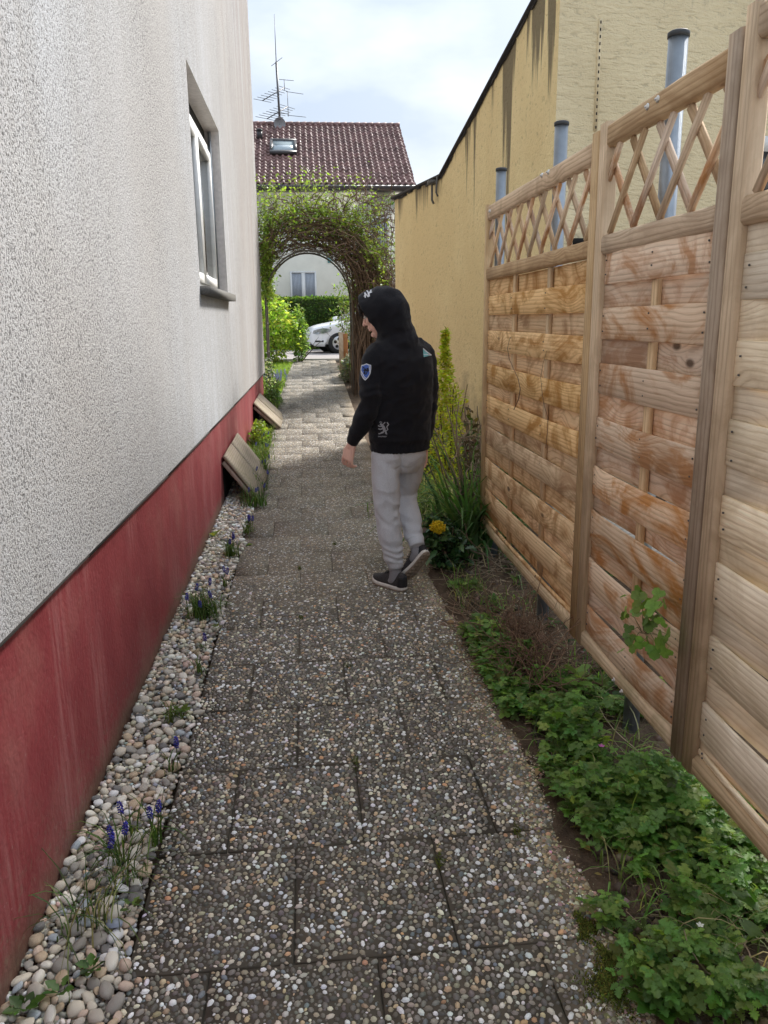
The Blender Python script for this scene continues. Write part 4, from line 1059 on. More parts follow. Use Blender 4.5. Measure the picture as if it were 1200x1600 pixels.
def build_car():
    # body frame: x forward, y to the car's left, z up
    L, W2 = 4.10, .85
    t = thing('parked_car', 'white hatchback parked across the end of the path, nose to the left', 'car', (0, 0, 0))
    XF, XRr = L/2 - .80, -L/2 + .74; RW = .335
    st = np.concatenate([np.linspace(-L/2, XRr - .42, 6), np.linspace(XRr - .38, XRr + .38, 15), np.linspace(XRr + .5, XF - .5, 10), np.linspace(XF - .38, XF + .38, 15), np.linspace(XF + .42, L/2, 9)])
    def top(x):   # shoulder, bonnet, boot
        return float(np.interp(x, [-L/2, -L/2+.1, -1.2, .55, 1.2, 1.75, 1.95, L/2], [.72, .92, .95, .96, .90, .80, .73, .60]))
    def half(x): return W2 * float(np.interp(abs(x), [0, 1.4, 1.75, 1.95, L/2], [1, 1, .94, .80, .52]))
    def low(x):
        z = float(np.interp(x, [-L/2, -1.9, -1.5, 1.5, 1.95, L/2], [.40, .26, .20, .20, .22, .36]))
        for c in (XF, XRr):
            dd = .385**2 - (x - c)**2
            if dd > 0: z = max(z, .30 + math.sqrt(dd))
        return z
    rings = []
    for x in st:
        h, zt_, zl = half(x), top(x), low(x); zl = min(zl, zt_ - .05); pts = []
        for (u, v) in ((1, 0), (1.0, .22), (1.012, .5), (.995, .8), (.95, .95), (.80, 1.0)): pts.append((x, h*u, zl + (zt_ - zl)*v))
        pts += [(x, 0, zt_ + .035)]
        full = pts + [(x, -p_[1], p_[2]) for p_ in pts[-2::-1]]
        full += [(x, -h*.9, min(zl, .25) + .02), (x, h*.9, min(zl, .25) + .02)]
        rings.append(full)
    V, F = loft(rings, True); parts = [('body', V, F, M['carpaint'], True)]
    cab = []
    for (x0, hw, z) in ((0, 0, .94), (1, 0, 1.0), (2, 0, 1.40)): pass
    lo = [(1.02, .74), (-1.72, .72)]; hi = [(.22, .60), (-1.50, .58)]
    Vc = [(1.02, .74, .95), (-1.75, .72, .95), (-1.75, -.72, .95), (1.02, -.74, .95), (.26, .60, 1.36), (-1.45, .58, 1.36), (-1.45, -.58, 1.36), (.26, -.60, 1.36)]
    parts.append(('window', Vc, [(0, 1, 5, 4), (1, 2, 6, 5), (2, 3, 7, 6), (3, 0, 4, 7)], M['carglass'], False))
    Vr = [(.28, .61, 1.362), (-1.47, .59, 1.362), (-1.47, -.59, 1.362), (.28, -.61, 1.362), (.10, .45, 1.42), (-1.3, .45, 1.42), (-1.3, -.45, 1.42), (.10, -.45, 1.42)]
    parts.append(('roof', Vr, [(0, 1, 5, 4), (1, 2, 6, 5), (2, 3, 7, 6), (3, 0, 4, 7), (4, 5, 6, 7)], M['carpaint'], True))
    for s_ in (1, -1):
        V, F = tube([(1.02, s_*.745, .955), (.27, s_*.605, 1.365)], .03, 6); parts.append(('pillar', V, F, M['carpaint'], True))
        # headlight: a lens lying on the corner of the wing
        Vh = []; 
        for (x_, u, z) in ((1.44, 1.02, .705), (1.66, 1.015, .735), (1.84, 1.015, .71), (1.955, 1.01, .665), (1.975, 1.01, .585), (1.88, 1.02, .565), (1.68, 1.02, .585), (1.50, 1.02, .63)):
            Vh.append((x_ + .016, s_*(half(x_)*u + .014), z))
        c_ = np.mean(Vh, 0) + np.array([.03, s_*.03, .01]); Vh.append(tuple(c_))
        parts.append(('headlight', Vh, [(i, (i+1) % 8, 8) if s_ < 0 else ((i+1) % 8, i, 8) for i in range(8)], M['lamp'], True))
        m = MB(); m.bar((1.70, s_*(half(1.7)+.006), .36), (1.93, s_*(half(1.93)*1.0+.004), .36), .02, .05); parts.append(('bumper_vent', np.concatenate(m.V), m.F, M['trim'], False))
        m = MB(); m.bar((1.05, s_*.80, .98), (.95, s_*.98, 1.0), .12, .13); parts.append(('mirror', np.concatenate(m.V), m.F, M['carpaint'], False))
        m = MB(); m.bar((-1.0, s_*(W2+.005), .23), (.82, s_*(W2+.005), .23), .02, .10); parts.append(('sill_trim', np.concatenate(m.V), m.F, M['trim'], False))
    m = MB(); m.bar((L/2 - .045, -.26, .60), (L/2 - .045, .26, .60), .05, .085); parts.append(('grille', np.concatenate(m.V), m.F, M['trim'], False))
    m = MB(); m.bar((L/2 + .012, -.26, .46), (L/2 + .012, .26, .46), .02, .11); parts.append(('number_plate', np.concatenate(m.V), m.F, M['plate'], False))
    m = MB(); m.bar((L/2 - .05, -.5, .30), (L/2 - .05, .5, .30), .06, .10); parts.append(('lower_grille', np.concatenate(m.V), m.F, M['trim'], False))
    # bonnet shut line
    made = []
    for nm, V, F, mt, sm_ in parts:
        made.append(obj(nm, V, F, mt, t, sm_))
    for xw in (XF, XRr):
        for s_ in (1, -1):
            wh = MB(); cy_ = s_ * .755; wh.tube([(xw, cy_ - .09, RW - .03), (xw, cy_ + .09, RW - .03)], .40, 24); 
            rr = []
            for (yy_, ra) in ((-.095, .20), (-.09, .29), (-.05, .305), (.05, .305), (.09, .29), (.095, .20)): rr.append(ellring((xw, cy_ + yy_, .305), (ra, 0, 0), (0, 0, ra), 28))
            V, F = loft(rr); w_ = obj('wheel', V, F, M['tyre'], t, True)
            V, F = tube([(xw, cy_ + s_*.088, .305), (xw, cy_ + s_*.098, .305)], [.205, .19], 28); obj('rim', V, F, M['rim'], w_, False)
            for k_ in range(5):
                a_ = k_ * 2*math.pi/5 + .3; m = MB(); m.tube([(xw + .115*math.cos(a_), cy_ + s_*.0985, .305 + .115*math.sin(a_)), (xw + .115*math.cos(a_), cy_ + s_*.101, .305 + .115*math.sin(a_))], .048, 10); m.build('rim_opening', M['dark'], w_)
            V, F = tube([(xw, cy_ - s_*.12, .34), (xw, cy_ - s_*.11, .34)], .385, 24); obj('wheel_arch', V, F, M['dark'], t)
    t.location = (2.10, 24.6, float(zt(24.6)) - .02); t.rotation_euler = (0, 0, R(180 + 9))
    return t
car = build_car()

# ------------------------------------------------------------------ rose arch
AY = 14.7
def arch_pt(th, dy, k=1.0): return np.array([.10 + .76 * k * math.cos(th), AY + dy, 1.86 + .86 * k * math.sin(th)])
ar = thing('metal_rose_arch', 'round-topped garden arch of thin metal tube over the path', 'arch', (.10, AY, .2))
for dy in (-.28, .28):
    P = [(.86, AY + dy, .15), (.86, AY + dy, 1.0)] + [arch_pt(t, dy) for t in np.linspace(0, math.pi, 26)] + [(-.66, AY + dy, 1.0), (-.66, AY + dy, .15)]
    m = MB(); m.tube(P, .016, 8); m.build('hoop', M['hoop'], ar, True)
for t_ in np.linspace(0, math.pi, 9):
    m = MB(); m.tube([arch_pt(t_, -.28), arch_pt(t_, .28)], .008, 6); m.build('rung', M['hoop'], ar, True)
for z_ in (.5, 1.0, 1.5):
    for x_ in (.86, -.66): m = MB(); m.tube([(x_, AY - .28, z_), (x_, AY + .28, z_)], .008, 6); m.build('rung', M['hoop'], ar, True)
rose = thing('climbing_plant', 'tangle of brown stems and young green leaves growing over the rose arch', 'climber', (.9, AY, .2))
paths = []
for _ in range(190):                                     # stems climbing the right leg and over the top
    x0, y0 = rng.uniform(.80, 1.45), AY + rng.normal(0, .3); n_ = 16; th0 = rng.uniform(-.05, .15); th1 = rng.uniform(.5, 2.9); kk = rng.uniform(1.03, 1.62)
    P = [(x0, y0, .2), (x0 + rng.normal(0, .08), y0, 1.0)] + [arch_pt(t, 0, kk + rng.normal(0, .03)) + np.array([rng.normal(0, .03) + max(0, (x0 - .95)) * (1 - t/3), (y0 - AY) * .9, rng.normal(0, .03)]) for t in np.linspace(th0, th1, n_)]
    paths.append(np.array(P))
for _ in range(560):                                     # dense side shoots
    t = rng.uniform(.0, 2.75); p = arch_pt(t, rng.normal(0, .28), rng.uniform(1.0, 1.75)); p[0] += rng.uniform(0, .45) * max(0, math.cos(t))
    paths.append(wander(p, (rng.normal(0, 1), rng.normal(0, .7), rng.normal(.05, .8)), rng.uniform(.25, .75), 8, .35))
for _ in range(230):                                     # thick brown bundle behind the person
    x_ = rng.uniform(.86, 1.55); paths.append(wander((x_, AY + rng.normal(0, .25), rng.uniform(.2, 1.6)), (rng.normal(-.05, .15), rng.normal(0, .1), 1), rng.uniform(.6, 1.6), 9, .12))
for _ in range(330):                                     # shaggy side towards the yellow wall
    p = np.array([rng.uniform(.95, 1.70), AY + rng.normal(0, .32), rng.uniform(1.3, 3.7)]); paths.append(wander(p, (rng.normal(0, .8), rng.normal(0, .5), rng.normal(.2, .7)), rng.uniform(.25, .7), 8, .3))
for _ in range(260):                                     # and on top
    p = np.array([rng.uniform(-.6, 1.3), AY + rng.normal(0, .32), rng.uniform(2.9, 3.6)]); paths.append(wander(p, (rng.normal(0, 1), rng.normal(0, .5), rng.normal(.1, .5)), rng.uniform(.2, .6), 8, .35))
inside = lambda p: (abs(p[0] - .10) < .70 and p[2] < 1.86) or math.hypot((p[0] - .10) / .76, (p[2] - 1.86) / .86) < .97
paths = [P for P in paths if not any(inside(p) for p in P)]
stems_part('stems', paths, .0085, .003, (.155, .105, .075), rose, 4)
tips = [wander(arch_pt(rng.uniform(.2, 2.9), rng.normal(0, .3), rng.uniform(1.5, 1.95)), (rng.normal(0, .6), rng.normal(0, .4), 1), rng.uniform(.3, .9), 7, .25) for _ in range(220)]
stems_part('young_shoots', tips, .004, .002, (.20, .22, .08), rose, 3)
lp = []
for _ in range(13000):
    t = rng.uniform(.0, 3.1); k_ = 1.0 + .86 * rng.random() ** .5; p = arch_pt(t, rng.normal(0, .34), k_)
    if p[0] < -.62: p[0] = -.62 + rng.normal(0, .05)
    edge = (k_ - 1) / .82
    if rng.random() < .25 + .75 * edge or t > 2.1: lp.append(p)
lp = np.array(lp); nzv = noise3(lp, 1.8); lp = lp[nzv > -.10]
tp = np.concatenate([np.array(P)[2:] + rng.normal(0, .035, (len(P) - 2, 3)) for P in tips for _ in range(3)])
rp = np.concatenate([np.stack([rng.normal(1.42, .24, 2200), AY + rng.normal(0, .35, 2200), rng.uniform(.6, 3.7, 2200)], 1), np.stack([rng.uniform(-.62, 1.4, 2400), AY + rng.normal(0, .35, 2400), 3.05 + np.abs(rng.normal(0, .32, 2400))], 1)]); rp = rp[noise3(rp, 2.2, 3.0) > .02]
lq = blob_points((-.62, AY, 2.7), (.20, .4, .95), 750, .2)
stuff_part('leaves', [leaf_cloud(lp, .065, (.19, .26, .05), .3, (.29, .36, .085), .35), leaf_cloud(tp, .055, (.28, .37, .08), .25), leaf_cloud(rp, .06, (.20, .28, .06), .3), leaf_cloud(lq, .06, (.21, .30, .06), .3)], M['leaf'], rose)
# hanging stems on the yellow wall
hs = [wander((1.30 + rng.uniform(-.1, .25), 10.9, 3.0 + rng.uniform(-.4, .1)), (rng.normal(0, .15), -.05, -1), rng.uniform(.8, 1.8), 9, .10) for _ in range(7)]
hp = thing('hanging_creeper', 'thin leafy creeper hanging at the far end of the yellow wall', 'creeper', (1.35, 10.9, 1.2))
stems_part('stems', hs, .005, .003, (.13, .10, .06), hp)
tp = np.concatenate([P[rng.integers(0, len(P), 14)] + rng.normal(0, .05, (14, 3)) for P in hs]); stuff_part('leaves', [leaf_cloud(tp, .06, (.12, .18, .04), .3)], M['leaf'], hp)

# ------------------------------------------------------------------ lawn grass, bluebells, ivy at the corner
n = 15000; yy_ = rng.uniform(14.3, 19.6, n); xx_ = -2.2 + rng.random(n) * (1.74 + (yy_ - 14.3) * .03); b = np.stack([xx_, yy_, zt(yy_) - .03], 1)
V, F, C = blades(b, rng.uniform(.05, .13, n), .012, .5, (.22, .33, .06), .25, (.34, .40, .09), .25); o = obj('lawn_grass', V, F, M['leafmatt'], None, False, C); tag(o, kind='stuff')
OCT_T = [(1,0,0),(-1,0,0),(0,1,0),(0,-1,0),(0,0,1),(0,0,-1)]; OCT_F = [(0,2,4),(2,1,4),(1,3,4),(3,0,4),(2,0,5),(1,2,5),(3,1,5),(0,3,5)]
def flower_spike(parent, base, h, col, hl=.04, r=.0085, nb=34, tilt=None):
    d = nrm(np.array([rng.normal(0, .14), rng.normal(0, .14), 1]) if tilt is None else tilt); top = np.asarray(base) + d * h
    V1 = []; 
    for i in range(nb):
        f = i / nb; a_ = i * 2.4; rr = r * (.55 + .6 * math.sin(math.pi * (.15 + .8 * (1 - f)))) * (1 - .5 * f)
        V1.append(top + d * (f * hl - hl * .3) + np.array([rr * math.cos(a_), rr * math.sin(a_), 0]))
    P = np.array(V1); V, F, C = scatter(OCT_T, OCT_F, P, rotmats(nb), np.full((nb, 3), r * .42) * rng.uniform(.8, 1.2, (nb, 1)), jitter_cols(nb, col, .25))
    f_ = obj('flower', V, F, M['petal'], parent, True, C)
    m = MB(); m.tube([base, np.asarray(base) + d * h * .5, top], .0016, 5, (1, 1, 1)); V2 = np.concatenate(m.V)
    obj('flower_stalk', V2, m.F, M['leaf'], parent, True, np.tile((.12, .17, .05), (len(V2), 1)))
def flower_clump(label, base, nfl, nleaf, h, llen, col=(.075, .07, .42), spread=.03, name='grape_hyacinth', cat='flower', group='grape hyacinths along the gravel strip', lc=(.085, .15, .035), lw=.0045, hl=.04, r=.0085, lean=.75):
    base = np.asarray(base, float); t = thing(name, label, cat, base, group)
    for _ in range(nfl):
        b_ = base + np.array([rng.normal(0, spread), rng.normal(0, spread), -.004]); flower_spike(t, b_, h * rng.uniform(.75, 1.2), col, hl, r)
    if nleaf:
        b = base + np.stack([rng.normal(0, spread * .7, nleaf), rng.normal(0, spread * .7, nleaf), np.full(nleaf, -.004)], 1)
        V, F, C = blades(b, llen * rng.uniform(.6, 1.3, nleaf), lw, lean, lc, .25, (.15, .20, .06), .2); o = obj('leaves', V, F, M['leafmatt'], t, False, C); o['kind'] = 'stuff'
    return t
for i, (px, py, lab) in enumerate(((432, 592, 'bluebells on the lawn edge, the left of two pale violet clumps'), (441, 586, 'bluebells on the lawn edge, the right of two pale violet clumps'))):
    b_ = ground(px, py + 14, .18); flower_clump(lab, (b_[0], 14.9 + i * .3, float(zt(15.0)) - .02), 11, 60, .26, .22, (.30, .31, .66), .09, 'bluebell_clump', 'flowers', 'bluebells by the lawn', lw=.010, hl=.11, r=.016)
bush('variegated_ivy', 'white-edged ivy climbing the far corner of the house', 'ivy', (-.64, 14.3, .48), (.10, .25, .42), 700, .05, (.05, .085, .03), (.50, .52, .40), zmin=.12)
bush('low_green_plant', 'dark green low plants at the foot of the house corner', 'plant', (-.56, 13.4, .25), (.14, .5, .22), 900, .06, (.06, .12, .03), (.12, .20, .05), zmin=.08)
# ------------------------------------------------------------------ the bed along the fence
def leaflet(lobes=5, notch=.66, wd=.42, fold=.10):
    """one toothed leaflet, base at the origin, tip at y=1"""
    V = [(0, .48, -.02)]; out = [(0, 0, 0)]
    right = []
    for i in range(lobes):
        f = (i + .5) / lobes; w_ = wd * math.sin(math.pi * min(1, f * .8 + .16)); 
        right.append((w_, .10 + .82 * f + .05, fold * (w_ / wd) - .05 * f)); 
        if i < lobes - 1: right.append((w_ * notch, .10 + .82 * (f + .5 / lobes) + .06, fold * .5))
    left = [(-x, y_, z) for x, y_, z in right]
    rim = out + right + [(0, 1.02, -.06)] + left[::-1]
    V = V + rim; n = len(rim)
    return np.array(V), [(0, 1 + i, 1 + (i + 1) % n) for i in range(n)]
def compound(nl=3, lobes=4, notch=.6, wd=.46, spread=72):
    T, F = leaflet(lobes, notch, wd); Vs, Fs, n = [], [], 0
    spec = [(0, .45, .62)] + [(s_ * spread, .32, .52) for s_ in (1, -1)]
    if nl == 5: spec += [(s_ * spread * 1.15, .08, .40) for s_ in (1, -1)]
    for a, y0, s_ in spec:
        a = R(a); c, s2 = math.cos(a), math.sin(a); P = T * s_
        P = np.stack([P[:, 0]*c - P[:, 1]*s2, P[:, 0]*s2 + P[:, 1]*c, P[:, 2] - abs(math.sin(a)) * .08 * P[:, 1]], 1) + [0, y0, 0]
        Vs.append(P); Fs += [tuple(i + n for i in f) for f in F]; n += len(P)
    Vs.append(np.array([(-.012, 0, -.25), (.012, 0, -.25), (.010, .5, 0), (-.010, .5, 0)])); Fs.append((n, n+1, n+2, n+3))
    return np.concatenate(Vs), Fs
CL3, CL5 = compound(3, 4, .5), compound(5, 3, .48, .5, 65)
RND = leaflet(3, .8, .48)
def zg(x, y):  # surface of the bed
    return zt(y) + .008
def herbs(n, xf, y0, y1, hmax, size, base, alt, thr=-.15, seed=0.0, tpl=None, rise=1.0):
    ys_ = rng.uniform(y0, y1, n); xs_ = np.array([rng.uniform(*xf(v)) for v in ys_])
    P = np.stack([xs_, ys_, np.zeros(n)], 1); d_ = noise3(P, 4.2, seed) + .45 * noise3(P, 11, seed + 5); k = d_ > thr; P, d_ = P[k], d_[k]
    gap = (P[:, 0] > .99) & (np.abs(P[:, 1] - 2.50) < .17); P, d_ = P[~gap], d_[~gap]
    P[:, 2] = zg(P[:, 0], P[:, 1]) + (.015 + hmax * rng.random(len(P)) ** .8 * np.clip(.35 + (d_ - thr) * 1.3, 0, 1.2)) * rise
    out = []; sel = rng.integers(0, len(tpl), len(P))
    for i, (T, F) in enumerate(tpl):
        Q = P[sel == i]
        if len(Q): out.append(leaf_cloud(Q, size, base, .26, alt, .3, .42, T, F))
    return out
def xnear(y): return (.755 + .05 * math.sin(y * 3.1) - .03 * math.sin(y * 9) + max(0, (y - 2.5)) * .0, 1.36)
parts = herbs(6000, xnear, 1.35, 3.0, .115, .041, (.155, .275, .07), (.24, .35, .08), -.28, 1.0, [CL3, CL5, CL3])
parts += herbs(2600, lambda y: (.90, 1.30), 1.5, 2.7, .15, .046, (.165, .29, .075), (.25, .37, .09), -.1, 4.0, [CL3, CL5])
parts += herbs(2000, lambda y: (.96, 1.45), 1.0, 1.66, .11, .040, (.165, .29, .075), (.25, .36, .09), -.15, 7.0, [CL3, CL5])
o = stuff_part('low_herbs', parts, M['leaf']); 
parts = herbs(4200, lambda y: (.73, .95), 2.75, 3.75, .11, .036, (.165, .29, .075), (.25, .36, .09), -.08, 2.0, [CL5, CL3, RND])
parts += herbs(1300, lambda y: (.74, 1.0), 3.8, 4.7, .06, .032, (.15, .25, .07), (.22, .31, .09), .24, 3.0, [CL5, RND])
o = stuff_part('low_herbs', parts, M['leaf'])
parts = herbs(700, lambda y: (1.15, 2.0), 2.0, 6.0, .10, .06, (.05, .11, .03), (.09, .15, .03), .0, 9.0, [CL3, RND]); stuff_part('low_herbs', parts, M['leaf'])
n = 900; yy_ = rng.uniform(1.35, 4.4, n); b = np.stack([rng.uniform(.78, 1.2, n), yy_, zg(0, yy_)], 1); k = noise3(b, 3.1, 6.0) > .02; b = b[k]; n = len(b)
V, F, C = blades(b, rng.uniform(.06, .20, n), .0045, .8, (.17, .27, .07), .3, (.40, .36, .18), .25); o = obj('bed_grass', V, F, M['leafmatt'], None, False, C); tag(o, kind='stuff')
n = 90; yy_ = rng.uniform(1.35, 4.6, n); P = np.stack([rng.uniform(.76, 1.2, n), yy_, zg(0, yy_) + .012], 1)
V, F, C = scatter(LEAF_T, LEAF_F, P, rotmats(n, tilt=.5), rng.uniform(.02, .045, n), jitter_cols(n, (.34, .22, .12), .3, (.46, .36, .22), .3)); o = obj('leaf_litter', V, F, M['leafmatt'], None, False, C); tag(o, kind='stuff')
# litter: dry stalks, clods, crumbs of soil
n = 420; b = np.stack([rng.uniform(.80, 1.25, n), rng.uniform(1.4, 4.9, n), np.zeros(n)], 1); ps = []
for p in b:
    d_ = rng.normal(size=3); d_[2] = abs(d_[2]) * .25; ps.append(wander((p[0], p[1], zg(0, p[1]) + .008), d_, rng.uniform(.05, .24), 6, .2))
V, F, C = twigs(ps, .0022, .001, (.30, .235, .16), .35, 4); o = obj('dry_stalks', V, F, M['twig'], None, True, C); tag(o, kind='stuff')
Tm, Fm = stone_arrays(50, 1); n = 5200; yy_ = rng.uniform(1.3, 5.6, n); xx_ = .80 + np.abs(rng.normal(0, .22, n)); r = rng.gamma(2.0, .0032, n)
V, F, C = scatter(Tm, Fm, np.stack([xx_, yy_, zt(yy_) + .008 + r * .3], 1), rotmats(n, tilt=1), np.stack([r, r, r * .8], 1), jitter_cols(n, (.085, .06, .042), .35, (.22, .18, .13), .08)); o = obj('soil_crumbs', V, F, M['gravel'], None, True, C); tag(o, kind='stuff')
# moss mats at the path edge
for (px, py, rr) in ((948, 1545, .050), (915, 1452, .022), (950, 1500, .02)):
    c = ground(px, py); n = 1900; a_ = rng.uniform(0, 6.3, n); q = rr * np.abs(rng.normal(0, .62, n)) * (1 + .5 * np.sin(a_ * 3 + rr * 90)); 
    b = np.stack([c[0] + q * np.cos(a_) * .9, c[1] + q * np.sin(a_) * 1.5, np.full(n, .004)], 1)
    V, F, C = blades(b, rng.uniform(.004, .012, n), .003, .7, (.075, .085, .018), .4, (.13, .14, .03), .3); o = obj('moss', V, F, M['mossy'], None, False, C); tag(o, kind='stuff')
for (px, py) in ((470, 965), (523, 850), (810, 1300), (555, 1190), (686, 1345), (468, 888), (545, 1040)):
    c = ground(px, py); n = 60; b = np.stack([c[0] + rng.normal(0, .007, n), c[1] + rng.normal(0, .022, n), np.full(n, -.004)], 1)
    V, F, C = blades(b, rng.uniform(.008, .022, n), .003, .7, (.085, .10, .025), .3); o = obj('joint_moss', V, F, M['mossy'], None, False, C); tag(o, kind='stuff')

# plants one can tell apart
def leaf_mesh(name, V, F): 
    me = make_mesh(name, V, F, M['leaf'], False, np.tile((1, 1, 1), (len(V), 1))); return me
def leafy(name, label, cat, base, specs, stempaths, col, T, F, stemcol=(.12, .16, .05), sr=.003, group=None, face=None):
    """a plant whose big leaves are parts: specs = (position, direction, size, roll)"""
    base = np.asarray(base, float); t = thing(name, label, cat, base, group)
    T = np.asarray(T)
    for (p, d_, s_, roll) in specs:
        d_ = nrm(d_); a = np.cross(d_, (0, 0, 1)); a = nrm(a) if np.linalg.norm(a) > .05 else np.array([1.0, 0, 0]); up_ = np.cross(a, d_)
        if face is not None: up_ = nrm(np.asarray(face) - d_ * np.dot(face, d_)); a = np.cross(d_, up_)
        a2 = a * math.cos(roll) + up_ * math.sin(roll); u2 = np.cross(a2, d_)
        Rm = np.stack([a2, d_, u2], 1); V = T @ Rm.T * s_ + np.asarray(p)
        obj('leaf', V, F, M['leaf'], t, False, np.tile(jitter_cols(1, col, .22)[0], (len(V), 1)))
    for P in stempaths:
        V, F2 = tube(P, np.linspace(sr, sr * .5, len(P)), 6); obj('stem', V, F2, M['twig'], t, True, np.tile(stemcol, (len(V), 1)))
    return t
BIG = leaflet(6, .86, .36, .09)
OVAL3 = compound(3, 4, .97, .50, 62)
# sapling with pale whorled leaves in front of the fence
b0 = ground(915, 1100, 0.02); top = at(902, 1050, b0[1] - .02)
sp = []
for i in range(9):
    a_ = i * 2.4; el_ = .55 - .08 * i; sp.append((top - np.array([0, 0, .010 * i]), (math.cos(a_), math.sin(a_), el_), .060 + .006 * (i % 4), rng.normal(0, .2)))
leafy('young_sapling', 'small sapling with pale green pointed leaves standing in the herbs by the fence', 'plant', b0, sp, [np.array([b0, (b0 + top) / 2 + [.01, 0, 0], top])], (.26, .38, .09), *BIG)
# shoots that come through the fence
sp = []; st_ = []
for (px, py, s_, dx, dz) in ((985, 985, .062, .5, -.7), (1010, 945, .075, -.3, .2), (1030, 960, .085, -.8, .25), (1040, 990, .085, -.4, -.6), (1022, 1000, .075, .4, -.9), (1005, 965, .06, .9, .1), (975, 955, .055, .8, .2), (1000, 930, .055, .3, .8), (1035, 940, .06, -.7, .6), (990, 1000, .055, .3, -.9), (1045, 1008, .06, -.3, -.95), (1018, 975, .05, .1, .2)):
    for _j in range(2): sp.append((atx(px + rng.normal(0, 14), py + rng.normal(0, 14), 1.045 + rng.normal(0, .012)), (-.2, rng.normal(0, .8), rng.normal(0, .7)), s_ * .62, rng.normal(0, .6)))
    p = atx(px, py, 1.035); sp.append((p, (-.2 + rng.normal(0, .15), -dx, dz), s_ * .78, rng.normal(0, .45)))
    st_.append(np.array([atx(1005, 990, 1.115), (atx(1008, 975, 1.07) + p) / 2, p]))
leafy('fence_shoots', 'green leafy shoots growing out through the middle fence panel', 'plant', atx(1000, 1000, 1.10), sp, st_, (.20, .34, .085), *OVAL3, sr=.0014, face=(-.75, -.45, .45))
sp = []; 
for (px, py, s_, dx, dz) in ((1188, 1425, .075, .6, .2), (1175, 1440, .06, -.6, .1), (1195, 1450, .06, .2, -.5), (1180, 1410, .05, .1, .7)):
    p = ground(px, py, .13); sp.append((p, (-.4, dx, dz), s_, rng.normal(0, .4)))
b0 = ground(1190, 1440, .13); b0[2] = -.02; leafy('bindweed_shoot', 'light green large-leaved shoot at the right edge of the photo', 'plant', b0, sp, [np.array([b0, b0 + [0, 0, .14]])], (.12, .23, .05), *RND)
# weed with toothed leaf at the bottom right
sp = []; b0 = ground(1030, 1590, 0)
for i in range(10):
    a_ = i * 2.4 + .3; sp.append((b0 + np.array([.01 * math.cos(a_), .01 * math.sin(a_), .03]), (math.cos(a_), math.sin(a_), .5), .075, rng.normal(0, .3)))
leafy('toothed_weed', 'green weed with toothed leaves beside the moss at the bottom of the photo', 'weed', b0, sp, [], (.075, .165, .03), *leaflet(5, .6, .34))
# tiny flowers in the herbs
def dot_flower(label, p, col, r, npet=5):
    t = thing('small_flower', label, 'flower', p); m = MB()
    for k_ in range(npet):
        a_ = k_ * 2 * math.pi / npet; d1 = np.array([math.cos(a_), math.sin(a_), .3]); s1 = np.array([-math.sin(a_), math.cos(a_), 0]) * .35
        V = [np.asarray(p), p + r * (d1 * .6 + s1), p + r * d1, p + r * (d1 * .6 - s1)]; obj('petal', V, [(0, 1, 2, 3)], M['petal'], t, False, np.tile(col, (4, 1)))
    V, F = tube([np.asarray(p) - [0, 0, .12], p], .001, 5); obj('stem', V, F, M['twig'], t, True, np.tile((.1, .15, .05), (len(V), 1)))
dot_flower('tiny pink flower in the middle of the green herbs', ground(940, 1166, .13), (.62, .16, .48), .012)
dot_flower('tiny white flower low among the herbs near the fence', ground(1094, 1446, .12), (.8, .8, .75), .010)
# dead, reddish brown brush pile
bp = ground(880, 1030); ps = [wander((rng.normal(.97, .07), rng.normal(3.25, .22), rng.uniform(0, .12)), (rng.normal(-.2, 1), rng.normal(0, 1), rng.uniform(-.1, .8)), rng.uniform(.12, .45), 9, .38) for _ in range(430)]
t = thing('dead_brush', 'tangle of dead reddish brown stems heaped against the far fence post', 'dead plant', (.97, 3.25, 0)); stems_part('stems', ps, .0028, .001, (.19, .12, .08), t, 4)
ps = [wander((rng.normal(.88, .08), rng.normal(3.75, .3), 0), (rng.normal(0, 1), rng.normal(0, 1), rng.uniform(-.1, .3)), rng.uniform(.1, .35), 8, .3) for _ in range(150)]
t = thing('dry_litter', 'flat scatter of dry stems on the soil in front of the far fence panel', 'dead plant', (.88, 3.75, 0)); stems_part('stems', ps, .0022, .001, (.22, .15, .10), t, 4)
st1 = thing('bed_stone', 'pale stone half hidden in the dead brush beside the herbs', 'stone', (.90, 3.22, .03)); Tm, Fm = stone_arrays(61, 2); obj('stone_body', Tm * [.06, .045, .04] + [.90, 3.22, .02], Fm, M['stone_sill' if False else 'kerb'], st1, True)

# mahonia with yellow flowers, behind the person's raised foot
SPINY = leaflet(4, .62, .30, .16)
b0 = ground(700, 893); mb = thing('mahonia', 'low dark glossy spiny-leaved shrub with a head of yellow flowers', 'shrub', b0)
P = blob_points(b0 + [0, .05, .16], (.15, .17, .17), 520, .3, 2.5, .3, .0)
glossy = attr_mat('glossy_leaf', .25, .55, trans=.1); V, F, C = leaf_cloud(P, .062, (.045, .10, .035), .3, (.10, .17, .06), .3, .8, *SPINY); o = obj('foliage', V, F, glossy, mb, False, C); o['kind'] = 'stuff'
c = at(684, 824, b0[1] - .06); P = blob_points(c, (.045, .045, .040), 420, .3); V, F, C = scatter(OCT_T, OCT_F, P, rotmats(len(P)), np.full((len(P), 3), .0065), jitter_cols(len(P), (.78, .55, .02), .15)); obj('flower_head', V, F, M['petal'], mb, True, C)
ps = [wander(b0 + [rng.normal(0, .02), rng.normal(0, .02), 0], (rng.normal(0, .5), rng.normal(0, .5), 1), rng.uniform(.15, .32), 6, .1) for _ in range(8)]; stems_part('stems', ps, .005, .003, (.13, .09, .06), mb)

